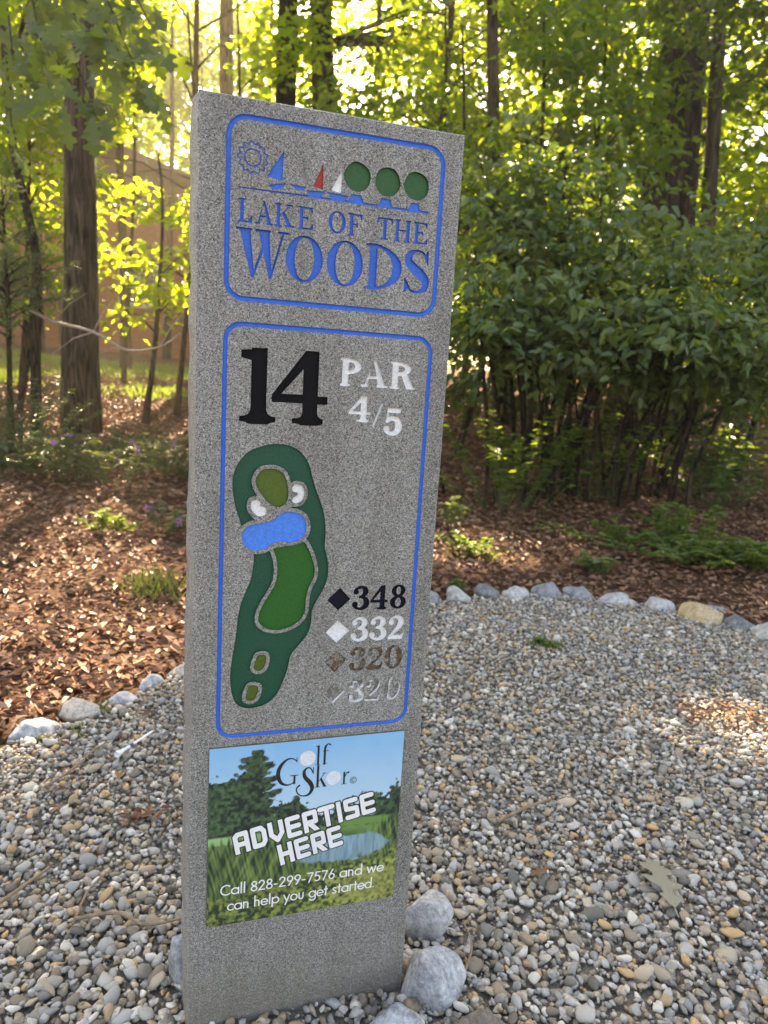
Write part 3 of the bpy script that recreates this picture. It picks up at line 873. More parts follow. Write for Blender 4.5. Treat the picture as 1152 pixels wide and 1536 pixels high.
def tray(name, loops, mat, depth=0.003, wall=None, parent=POST, label=None):
    """an engraved shape: sunk floor and the walls of the cut; the same outline is cut out of the stone face"""
    HOLES.extend(loops)
    pts, tri = fill(loops)
    V = [(p[0], depth, p[1]) for p in pts]; F = [tuple(t) for t in tri]; mi = [0] * len(F)
    o = 0
    n0 = len(V)
    V += [(p[0], -0.00005, p[1]) for p in pts]
    for l in loops:
        n = len(l)
        for i in range(n):
            j = (i + 1) % n
            F.append((o + i, o + j, n0 + o + j, n0 + o + i)); mi.append(1 if wall else 0)
        o += n
    me = mesh_py(name, V, F)
    me.materials.append(mat)
    if wall:
        me.materials.append(wall)
        me.polygons.foreach_set("material_index", mi)
    ob = link(name, me, None, parent)
    if label: ob["label"] = label
    return ob

def field(x0, y0, x1, y1, step, fn, tol=None):
    xs = np.arange(x0, x1 + step, step); ys = np.arange(y0, y1 + step, step)
    X, Y = np.meshgrid(xs, ys, indexing='ij')
    return outlines(fn(X, Y), xs, ys, step * 0.02 if tol is None else tol)

# ---- serif alphabet: every glyph is a distance field in a box w wide and 1 high
def stem(X, Y, x, t, l=0.11, top=True, bot=True, sh=0.045, k=0.07):
    d = sd_box(X, Y, x - t / 2, 0.0, x + t / 2, 1.0)
    if bot: d = smin(d, sd_box(X, Y, x - t / 2 - l, 0.0, x + t / 2 + l, sh), k)
    if top: d = smin(d, sd_box(X, Y, x - t / 2 - l, 1 - sh, x + t / 2 + l, 1.0), k)
    return d

def U(*a):
    d = a[0]
    for b in a[1:]: d = np.minimum(d, b)
    return d

def serif(ch, w, t=0.15, s=0.05):
    l = 0.09
    def f(X, Y):
        if ch == 'L':
            return U(stem(X, Y, .11 * 1 + t / 2, t, .1), sd_box(X, Y, .05, 0, w, s), sd_poly(X, Y, [(w, 0), (w + .01, .3), (w - .03, .3), (w - .2, .03), (w - .2, 0)]))
        if ch == 'A':
            return U(sd_poly(X, Y, [(.43 * w, 1.02), (.53 * w, 1.02), (.93 * w, 0), (.93 * w - t * 1.15, 0)]), sd_poly(X, Y, [(.455 * w, .98), (.5 * w, .88), (.5 * w - s, .84), (.10 * w, .02), (.10 * w + s * 1.1, .02)]),
                     sd_box(X, Y, .24 * w, .31, .74 * w, .31 + s), sd_box(X, Y, -.02, 0, .27 * w, s), sd_box(X, Y, .6 * w, 0, w + .02, s))
        if ch == 'K':
            return U(stem(X, Y, .1 + t / 2, t, .09), sd_poly(X, Y, [(.1 + t * .8, .40), (.1 + t * .8, .47), (.75 * w, .97), (.83 * w, .97)]), sd_poly(X, Y, [(.4 * w, .57), (.4 * w + t * .7, .63), (.93 * w, .03), (.93 * w - t * 1.3, .03)]),
                     sd_box(X, Y, .6 * w, 1 - s, .95 * w, 1), sd_box(X, Y, .58 * w, 0, w + .03, s))
        if ch == 'E':
            return U(stem(X, Y, .09 + t / 2, t, .09), sd_box(X, Y, .05, 0, w, s), sd_box(X, Y, .05, 1 - s, w - .04, 1), sd_box(X, Y, .1, .48, .68 * w, .48 + s), sd_box(X, Y, .66 * w - .03, .39, .66 * w + .01, .61),
                     sd_poly(X, Y, [(w, 0), (w + .01, .27), (w - .03, .27), (w - .17, .03), (w - .17, 0)]), sd_poly(X, Y, [(w - .04, 1), (w - .03, .76), (w - .07, .76), (w - .2, .97), (w - .2, 1)]))
        if ch == 'F':
            return U(stem(X, Y, .09 + t / 2, t, .09), sd_box(X, Y, .05, 1 - s, w - .02, 1), sd_box(X, Y, .1, .47, .68 * w, .47 + s), sd_box(X, Y, .66 * w - .03, .38, .66 * w + .01, .6), sd_poly(X, Y, [(w - .02, 1), (w - .01, .74), (w - .05, .74), (w - .19, .97), (w - .19, 1)]))
        if ch == 'T':
            return U(stem(X, Y, w / 2, t, .1, top=False), sd_box(X, Y, .02, 1 - s, w - .02, 1), sd_poly(X, Y, [(.01, 1), (0, .73), (.04, .73), (.16, .96), (.16, 1)]), sd_poly(X, Y, [(w - .01, 1), (w, .73), (w - .04, .73), (w - .16, .96), (w - .16, 1)]))
        if ch == 'H':
            return U(stem(X, Y, .08 + t / 2, t, .08), stem(X, Y, w - .08 - t / 2, t, .08), sd_box(X, Y, .1, .48, w - .1, .48 + s))
        if ch == 'O':
            return np.maximum(sd_ell(X, Y, w / 2, .5, w / 2, .515), -sd_ell(X, Y, w / 2, .5, w / 2 - t * 1.12, .515 - s * .9))
        if ch == 'W':
            q = w
            return U(sd_poly(X, Y, [(.055 * q, .99), (.055 * q + t * 1.25, .99), (.365 * q, 0), (.30 * q, 0)]), sd_poly(X, Y, [(.30 * q, 0), (.345 * q, 0), (.555 * q, .66), (.525 * q, .75)]),
                     sd_poly(X, Y, [(.42 * q, .99), (.42 * q + t * 1.25, .99), (.70 * q, 0), (.645 * q, 0)]), sd_poly(X, Y, [(.645 * q, 0), (.69 * q, 0), (.925 * q, .97), (.885 * q, .97)]),
                     sd_box(X, Y, -.01, 1 - s, .3 * q, 1), sd_box(X, Y, .36 * q, 1 - s, .66 * q, 1), sd_box(X, Y, .8 * q, 1 - s, w + .01, 1))
        if ch == 'D':
            x0 = .11
            ou = np.maximum(sd_ell(X, Y, x0 + t * .5, .5, w - x0 - t * .5, .5), x0 + t * .5 - X)
            inn = np.maximum(sd_ell(X, Y, x0 + t * .5, .5, w - x0 - t * 1.75, .5 - s), x0 + t * .5 - X)
            return U(stem(X, Y, x0 + t / 2, t, .1), np.maximum(ou, -inn))
        if ch == 'S':
            h = s * .55
            d = sd_stroke(X, Y, [(.84 * w, .78, h), (.72 * w, .93, h), (.48 * w, .975, h), (.2 * w, .88, t * .42), (.16 * w, .72, t * .52), (.36 * w, .58, t * .62), (.66 * w, .44, t * .62), (.85 * w, .28, t * .52), (.78 * w, .1, t * .36), (.5 * w, .025, h), (.26 * w, .07, h), (.12 * w, .24, h)])
            return U(d, sd_poly(X, Y, [(.86 * w, 1), (.9 * w, 1), (.92 * w, .68), (.87 * w, .68), (.78 * w, .88)]), sd_poly(X, Y, [(.02 * w, .33), (.07 * w, .33), (.2 * w, .12), (.07 * w, 0), (.03 * w, 0)]))
        if ch == 'P' or ch == 'R':
            x0 = .08; yb = .44 if ch == 'P' else .48
            cy = (1 + yb) / 2; ry = (1 - yb) / 2; rx = w * (.9 if ch == 'P' else .8) - x0 - t
            ou = np.maximum(sd_ell(X, Y, x0 + t, cy, rx, ry), x0 + t * .6 - X); inn = np.maximum(sd_ell(X, Y, x0 + t, cy, rx - t * 1.05, ry - s * 1.35), x0 + t - X)
            d = U(stem(X, Y, x0 + t / 2, t, .08, sh=.065), np.maximum(ou, -inn))
            if ch == 'R':
                d = U(d, sd_poly(X, Y, [(.42 * w, .52), (.42 * w + t * 1.1, .55), (.95 * w, .04), (.95 * w - t * 1.35, .04)]), sd_box(X, Y, .66 * w, 0, w + .02, .065))
            return d
        if ch == '1':
            return U(smin(sd_box(X, Y, .3 * w, 0, .73 * w, .99), sd_box(X, Y, 0, 0, w, .075), .13), sd_poly(X, Y, [(.73 * w, 1), (.73 * w, .8), (.3 * w, .82), (.1 * w, .845), (.02 * w, .855), (.02 * w, .955), (.3 * w, .965)]))
        if ch == '4':
            d = np.maximum(sd_poly(X, Y, [(.58 * w, 1), (.82 * w, 1), (.82 * w, .28), (.0 * w, .28), (.0 * w, .38)]), -sd_poly(X, Y, [(.545 * w, .75), (.545 * w, .4), (.17 * w, .4)]))
            return U(d, sd_box(X, Y, .7 * w, .275, w, .385), smin(sd_box(X, Y, .55 * w, 0, .82 * w, .5), sd_box(X, Y, .37 * w, 0, w * .93, .07), .1))
        b, g = t, s
        if ch == '3':
            return U(sd_stroke(X, Y, [(.2 * w, .76, b * .62), (.2 * w, .86, g), (.46 * w, .955, g), (.72 * w, .88, b * .5), (.76 * w, .74, b * .66), (.64 * w, .6, g * 1.2), (.42 * w, .535, g * .8)]),
                     sd_stroke(X, Y, [(.42 * w, .535, g * .8), (.68 * w, .5, g * 1.2), (.83 * w, .34, b * .68), (.78 * w, .15, b * .58), (.5 * w, .045, g), (.22 * w, .1, g), (.16 * w, .23, b * .66)]))
        if ch == '2':
            return U(sd_stroke(X, Y, [(.2 * w, .72, b * .62), (.2 * w, .85, g), (.46 * w, .955, g), (.74 * w, .86, b * .58), (.76 * w, .68, b * .66), (.6 * w, .48, b * .5), (.3 * w, .25, g), (.1 * w, .07, g)]),
                     sd_poly(X, Y, [(.04 * w, 0), (.9 * w, 0), (1.0 * w, .27), (.93 * w, .27), (.8 * w, .17), (.25 * w, .19), (.04 * w, .09)]))
        if ch == '0':
            return np.maximum(sd_ell(X, Y, w / 2, .5, w / 2, .515), -sd_ell(X, Y, w / 2, .5, w / 2 - b * 1.35, .515 - g * 1.6))
        if ch == '8':
            return U(np.maximum(sd_ell(X, Y, .5 * w, .27, .5 * w, .285), -sd_ell(X, Y, .5 * w, .27, .5 * w - b * 1.2, .285 - g * 1.6)), np.maximum(sd_ell(X, Y, .5 * w, .755, .43 * w, .255), -sd_ell(X, Y, .5 * w, .755, .43 * w - b * 1.1, .255 - g * 1.5)))
        if ch == '5':
            return U(sd_poly(X, Y, [(.17 * w, 1), (.92 * w, 1), (.86 * w, .82), (.28 * w, .82)]), sd_poly(X, Y, [(.17 * w, 1), (.28 * w, 1), (.22 * w, .5), (.11 * w, .5)]),
                     sd_stroke(X, Y, [(.17 * w, .5, g * .9), (.4 * w, .62, g * 1.2), (.7 * w, .56, b * .55), (.8 * w, .33, b * .7), (.7 * w, .12, b * .55), (.42 * w, .045, g), (.18 * w, .12, g), (.15 * w, .22, b * .6)]))
        if ch == '/':
            return sd_poly(X, Y, [(0, -.0), (.2 * w, 0), (w, 1), (.8 * w, 1)])
    return f

def glyph(ch, bx, res=90, t=0.15, s=0.05):
    """outlines in metres of a glyph fitted into the box (left, bottom, right, top) in millimetres"""
    h = (bx[3] - bx[1]) / 1000; w = (bx[2] - bx[0]) / 1000 / h
    lp = field(-.12, -.1, w + .12, 1.1, 1.0 / res, serif(ch, w, t, s))
    return [[(bx[0] / 1000 + p[0] * h, bx[1] / 1000 + p[1] * h) for p in l] for l in lp]

# upper panel: LAKE OF THE / WOODS
for ch, b in [('L', (43.5, 1180.3, 61.4, 1207.6)), ('A', (65.8, 1180.3, 86.8, 1207.0)), ('K', (89.0, 1180.3, 113.1, 1207.6)), ('E', (118.7, 1180.3, 138.3, 1207.3)),
              ('O', (158.4, 1180.6, 181.2, 1207.0)), ('F', (184.5, 1180.3, 203.5, 1207.0)), ('T', (223.5, 1180.0, 245.2, 1207.0)), ('H', (247.4, 1179.8, 270.8, 1206.8)), ('E', (274.3, 1179.8, 294.6, 1206.8))]:
    tray("engraved_letter", glyph(ch, b, 80, .16, .075), P_BLUE)
for ch, b in [('W', (42.3, 1115.4, 107.2, 1174.0)), ('O', (104.9, 1116.4, 153.0, 1172.0)), ('O', (158.5, 1116.4, 207.0, 1172.0)), ('D', (209.5, 1116.0, 261.2, 1172.6)), ('S', (264.6, 1116.0, 301.5, 1172.0))]:
    tray("engraved_letter", glyph(ch, b, 90, .185, .05), P_BLUE, 0.0042)
# middle panel: 14, PAR 4/5, the four distances
for ch, b in [('1', (51, 934, 98.5, 1030)), ('4', (92.6, 934, 167.7, 1029.6))]:
    tray("engraved_numeral", glyph(ch, b, 110), P_BLACK, 0.004)
for ch, b in [('P', (183.5, 987.3, 216, 1023.4)), ('A', (213.6, 987.3, 250.4, 1023.0)), ('R', (254.2, 987.3, 291.3, 1023.4))]:
    tray("engraved_letter", glyph(ch, b, 80, .24, .10), P_WHITE)
for ch, b in [('4', (197.8, 940, 228.8, 974.6)), ('/', (231.6, 932.7, 247, 966)), ('5', (249.1, 923.4, 276.2, 960.4))]:
    tray("engraved_numeral", glyph(ch, b, 80, .2, .075), P_WHITE)
def remnant(parent, fn, l, b, r, tp):
    """white paint left along the lower edge of a worn cut"""
    def f(X, Y):
        d = fn(X, Y); e = fn(X + .0010, Y - .0013)
        return np.maximum(d + .0003, -e - .0002 + .0010 * (fbm(X * 260, Y * 260, 77, 2) - .5))
    lp = field((l - 2) / 1000, (b - 2) / 1000, (r + 2) / 1000, (tp + 2) / 1000, .0004, f)
    if lp:
        pts, tri = fill(lp)
        link("paint_remnant", mesh_py("paint_remnant", [(p[0], .0022, p[1]) for p in pts], [tuple(t) for t in tri]), P_WHITE, parent)
rows = [([('3', 217.6, 242.9), ('4', 244.8, 271.4), ('8', 274.8, 299.4)], 669.2, 705.0, P_NAVY, None),
        ([('3', 218.0, 244.2), ('3', 246.0, 272.2), ('2', 274.2, 299.6)], 621.4, 657.8, P_WHITE, None),
        ([('3', 217.6, 242.6), ('2', 244.0, 269.1), ('0', 271.4, 299.3)], 575.6, 612.0, P_BROWN, None),
        ([('3', 218.6, 243.1), ('2', 244.9, 268.6), ('0', 274.0, 299.4)], 526.0, 561.0, P_BARE, P_WHITE)]
for gl, b, tp, mt, wl in rows:
    for ch, l, r in gl:
        nm = tray("engraved_numeral", glyph(ch, (l, b, r, tp), 80, .18, .06), mt, 0.0036, wl)
        if wl: remnant(nm, lambda X, Y, ch=ch, l=l, r=r, b=b, tp=tp: serif(ch, (r - l) / (tp - b), .18, .06)((X * 1000 - l) / (tp - b), (Y * 1000 - b) / (tp - b)) * (tp - b) / 1000, l, b, r, tp)
for P, mt, wl in [([(198.6, 703.3), (214.6, 686.1), (196.9, 669.7), (180.6, 685.8)], P_NAVY, None), ([(197.4, 654.8), (215.2, 639.0), (197.0, 620.8), (180.6, 637.2)], P_WHITE, None),
                  ([(198.4, 609), (213.6, 594.5), (196.2, 575.2), (180.6, 592.3)], P_BROWN, None), ([(197.7, 559.7), (213.9, 544.3), (196.2, 526.9), (180.6, 542.4)], P_BARE, P_WHITE)]:
    nm = tray("engraved_diamond", [[(a / 1000, b / 1000) for a, b in P]], mt, 0.0036, wl)
    if wl: remnant(nm, lambda X, Y, P=P: sd_poly(X, Y, [(a / 1000, b / 1000) for a, b in P]), 180, 526, 215, 560)

mm = lambda P: [(a / 1000, b / 1000) for a, b in P]
# emblem: sun, sailing boats, trees on a shore line
def sunfield(X, Y):
    dx, dy = X - .0604, Y - .2562
    r = np.hypot(dx, dy); a = np.arctan2(dy, dx)
    saw = np.abs(((a / (2 * math.pi) * 13) % 1.0) - 0.5) * 2
    d = U(np.abs(r - .0098) - .00085, np.abs(r - (.0150 + .0042 * (1 - saw))) - .0009)
    return d
lp = field(.038, .234, .083, .279, .00035, sunfield)
lp = [[(p[0], p[1] + 1.0) for p in l] for l in lp]
tray("engraved_sun", lp, P_BLUE, 0.0016)
for P, mt, lb in [([(98.5, 1269.5), (97.4, 1234.1), (78.1, 1237.2)], P_BLUE, "blue sail"), ([(124.9, 1251.8), (117.1, 1236.2), (131.6, 1238.0)], P_BARE, "bare worn sail"), ([(148.8, 1262.6), (149.3, 1230.4), (136.7, 1233)], P_RED, "red sail"), ([(173.8, 1258.5), (172.9, 1229.4), (160.2, 1231.8)], P_WHITE, "white sail")]:
    nm = tray("engraved_sail", [mm(P)], mt, 0.0022, P_WHITE if mt is P_BARE else None, label=lb)
    if mt is P_BARE: remnant(nm, lambda X, Y, P=P: sd_poly(X, Y, mm(P)), 116, 1235, 132, 1252)
for P in ([(80.6, 1227.3), (91, 1230.2), (102.1, 1232.3), (98.5, 1226.2), (91.2, 1223), (84.9, 1223.4)], [(107.8, 1232.5), (118, 1231.2), (128.6, 1231.3), (125.5, 1227.9), (120, 1225.8), (113.5, 1226.9)]):
    tray("engraved_hull", [mm(P)], P_BLUE, 0.0018)
shore = [mm(q) for q in ([(128.2, 1227.4), (152.7, 1229), (145.5, 1219.5), (133, 1219.5)], [(154.4, 1228.9), (184, 1227.0), (176.5, 1219.5), (163, 1219.5)], [(186.2, 1230.3), (200, 1230.3), (204.8, 1219.2), (182.6, 1219.2)], [(227.0, 1230.3), (239.2, 1230.3), (243.6, 1219), (223.2, 1219)], [(268.2, 1230.2), (279, 1230.2), (282.8, 1218.8), (264, 1218.8)], [(43.5, 1219.7), (43.5, 1221), (180, 1222), (294, 1221.8), (294, 1219), (180, 1218.2)])]
lp = field(.040, .212, .298, .235, .0006, lambda X, Y: U(*[sd_poly(X, Y + 1.0, q) for q in shore]))
tray("engraved_shore_line", [[(p[0], p[1] + 1.0) for p in l] for l in lp], P_BLUE, 0.0018)
for cx_, cy_, rx_, ry_ in ((193.8, 1252.0, 17.8, 17.9), (234.9, 1251.2, 17.2, 18.0), (274.6, 1251.3, 17.4, 17.6)):
    lp = [(cx_ + rx_ * math.cos(a) * (1 + .02 * math.sin(5 * a + cx_)), cy_ + ry_ * math.sin(a) * (1 + .02 * math.cos(4 * a + cx_))) for a in np.linspace(0, 2 * math.pi, 48, endpoint=False)]
    tray("engraved_tree", [mm(lp)], P_TREE, 0.0038)

# map of the hole
sm = lambda P, per=5: [tuple(q) for q in spline(mm(P), per, True)]
OUT = sm([(102, 905.8), (120.1, 903.8), (136.1, 894), (146.7, 878.6), (151.9, 860.3), (159.5, 839.2), (167.1, 820.5), (172, 801.7), (173.6, 779.9), (173.2, 763.4), (177.2, 749.6), (179.9, 732.9), (178.7, 716.1), (172.6, 699.5), (163.7, 682.9), (158.7, 668.9), (158.1, 651.9), (153.3, 635), (141.5, 619.9), (131, 606.1), (127.6, 587.6), (122.7, 570.6), (113.8, 549.4), (100.6, 535.9), (84.5, 530.5), (68.4, 530.8), (54.9, 539.7), (48.7, 558.9), (46.9, 581.8), (49.5, 609.8), (53.3, 637.5), (55.5, 665), (59, 684.1), (65.5, 702.9), (71.6, 719.1), (74.2, 737.9), (74, 755.4), (57.4, 794.5), (54.1, 804.4), (48.2, 822.6), (44.7, 843.2), (44.9, 861.1), (51.2, 879), (64.5, 894.6), (79.4, 901.3), (91.9, 904.8)], 3)
GREEN = sm([(84, 870.8), (100.6, 871.9), (112.4, 864.9), (118.2, 849.3), (119.3, 833.6), (113.9, 823), (103.6, 820.3), (93.1, 825.5), (83.8, 835.9), (76.3, 847.5), (75, 859.1)])
BUNKR = sm([(132.5, 851.6), (138.4, 848.3), (140.9, 839), (138.1, 829.7), (130.8, 825.7), (125.5, 827.5), (125.9, 832.3), (131, 836.3), (132.2, 840), (125.5, 842), (124.3, 846.8), (127.3, 850.7)])
BUNKL = sm([(70, 826.6), (73.8, 829.3), (78.9, 829.3), (82, 825.4), (81.6, 821.5), (86.8, 820.2), (90, 815), (88.4, 809.2), (80.8, 807.1), (74.3, 811), (69.7, 818.8)])
POND = sm([(59.2, 783.4), (63.3, 791.3), (74.7, 796.5), (92.6, 799.1), (102.8, 804.4), (113, 812.4), (126.1, 813.2), (139.5, 808.4), (145.8, 796.3), (144.5, 782.8), (136.8, 774.8), (125, 770.8), (109.1, 772.3), (98.7, 768.4), (88.5, 761.9), (73, 760.7), (62.7, 766.2), (58.6, 775.5)])
FAIR = sm([(101.5, 762.4), (117.2, 765.3), (133, 767.2), (143.2, 771), (149.3, 762.7), (155.3, 749.9), (160.1, 733.3), (159.3, 719.4), (153.1, 705.7), (149.7, 689), (149, 672.1), (142.7, 658.3), (129.4, 649), (113.4, 644.7), (97.3, 646.4), (86.4, 653.9), (83.5, 663.8), (87.1, 677.5), (95.8, 693.7), (104.6, 709.9), (108, 726.3), (106.9, 742.6), (103.1, 756.3)], 4)
TEE1 = sm([(85.1, 608.4), (94.4, 608.4), (96.4, 602.6), (93.6, 589.9), (87, 585.5), (80.3, 588), (79.6, 593.7), (82.5, 603.5)])
TEE2 = sm([(75.6, 564), (85, 562.7), (86.5, 555.9), (82.8, 544.6), (76.2, 540.8), (70, 543.4), (69.3, 550.1), (72.5, 559.9)])
def rough_field(X, Y):
    d = sd_poly(X, Y, OUT)
    for P, w in ((GREEN, .0052), (BUNKR, .0050), (BUNKL, .0056), (POND, .0056), (FAIR, .0050), (TEE1, .0052), (TEE2, .0052)):
        d = np.maximum(d, w - sd_poly(X, Y, P))
    nk = sd_seg(X, Y, (.084, .812), (.125, .828), .009, .007)      # the polished neck between green and pond
    return np.maximum(d, -nk)
tray("engraved_rough", field(.040, .525, .186, .912, .0009, rough_field), P_DEEP, 0.004, label="dark green rough of the golf hole map")
tray("engraved_putting_green", [GREEN], P_OLIVE, 0.0036)
tray("engraved_bunker", [BUNKR], P_WHITE, 0.0036); tray("engraved_bunker", [BUNKL], P_WHITE, 0.0036)
tray("engraved_pond", [POND], paint("pond_blue_paint", (0.05, 0.23, 0.78)), 0.0024)
tray("engraved_fairway", [FAIR], P_FAIR, 0.004)
tray("engraved_tee_box", [TEE1], P_OLIVE, 0.0024); tray("engraved_tee_box", [TEE2], P_OLIVE, 0.0024)

# the two blue frames: round-bottomed grooves
def round_rect(x0, y0, x1, y1, r, n=9):
    out = []
    for cx_, cy_, a0 in ((x1 - r, y1 - r, 0), (x0 + r, y1 - r, 90), (x0 + r, y0 + r, 180), (x1 - r, y0 + r, 270)):
        for i in range(n + 1):
            a = math.radians(a0 + 90 * i / n); out.append((cx_ + r * math.cos(a), cy_ + r * math.sin(a)))
    return out
def groove(x0, y0, x1, y1, r, w, name="engraved_frame"):
    lv = [(0.5, -0.00005), (0.46, .0011), (0.3, .0023), (0, .0028), (-.3, .0023), (-.46, .0011), (-.5, -0.00005)]
    V, F = [], []
    for k, (o, dp) in enumerate(lv):
        L_ = round_rect(x0 - w * o, y0 - w * o, x1 + w * o, y1 + w * o, r + w * o)
        V += [(p[0], dp, p[1]) for p in L_]
    n = len(L_)
    for k in range(len(lv) - 1):
        for i in range(n):
            F.append((k * n + i, k * n + (i + 1) % n, (k + 1) * n + (i + 1) % n, (k + 1) * n + i))
    HOLES.append([(p[0], p[2]) for p in V[:n]]); HOLES.append([(p[0], p[2]) for p in V[-n:]])
    return link(name, mesh_py(name, V, F, True), P_BLUE, POST)
groove(.0310, 1.0885, .3103, 1.3014, .022, .0062)
groove(.0315, .4895, .3106, 1.0573, .021, .0058)

# the slab itself: polished face with the cuts, split-faced sides
def slab():
    lev = [-0.16 + (PH + .16) * i / 110 for i in range(111)]
    V, F = [], []
    ring, nr = [], 0
    FL, FR = [], []
    for k, v in enumerate(lev):
        jl = .0022 * noise.noise(Vector((1.7, 3.1, v * 16))) + .0012 * noise.noise(Vector((5.7, 3.1, v * 60)))
        jr = .0006 * noise.noise(Vector((7.7, 1.1, v * 20)))
        vf = min(v, PH - .0022)
        FL.append((.0035 + jl, vf)); FR.append((PW - .0022 + jr, vf))
        pts = []
        for dpt in (.0035, .012, .025, .04, .06, .08, .1, PD):
            b = .0105 * math.sin(math.pi * min(1, (dpt + .004) / (PD * 1.15))) ** .5
            q = .0032 * noise.fractal(Vector((dpt * 45, 0.3, v * 11)), 1.0, 2.0, 3) + .0012 * noise.noise(Vector((dpt * 130, 4.3, v * 70)))
            pts.append((-b * (1.0 + .12 * math.sin(v * 5)) - q * (0.25 if dpt < .004 else 1) + jl, dpt))
        back = [(.05, PD + .004), (.17, PD + .006), (.28, PD + .004)]
        pr = []
        for dpt in (PD, .08, .05, .025, .0025):
            q = .004 * noise.fractal(Vector((dpt * 45, 8.3, v * 19)), 1.0, 2.0, 3)
            b = .006 * math.sin(math.pi * min(1, dpt / (PD * 1.15))) ** .5
            pr.append((PW + (b + q) * (0 if dpt < .003 else 1) + jr, dpt))
        rr = pts + back + pr
        ring.append([(p[0], p[1], v) for p in rr]); nr = len(rr)
    for rg in ring: V += rg
    for k in range(len(lev) - 1):
        for i in range(nr - 1):
            F.append((k * nr + i, k * nr + i + 1, (k + 1) * nr + i + 1, (k + 1) * nr + i))
    top = (len(lev) - 1) * nr
    F.append(tuple(top + i for i in range(nr)))
    o = len(V); m_ = len(lev)
    V += [(p[0], 0, p[1]) for p in FL]; V += [(p[0], 0, p[1]) for p in FR]
    for k in range(m_ - 1):
        F.append((k * nr, (k + 1) * nr, o + k + 1, o + k))
        F.append((k * nr + nr - 1, o + m_ + k, o + m_ + k + 1, (k + 1) * nr + nr - 1))
    F.append((top, top + nr - 1, o + 2 * m_ - 1, o + m_ - 1))
    loops = [FL + FR[::-1]] + HOLES
    pts, tri = fill(loops)
    o2 = len(V)
    V += [(p[0], 0, p[1]) for p in pts]
    F += [tuple(i + o2 for i in t) for t in tri]
    return link("slab", mesh_py("slab", V, F), GRANITE, POST)
slab()

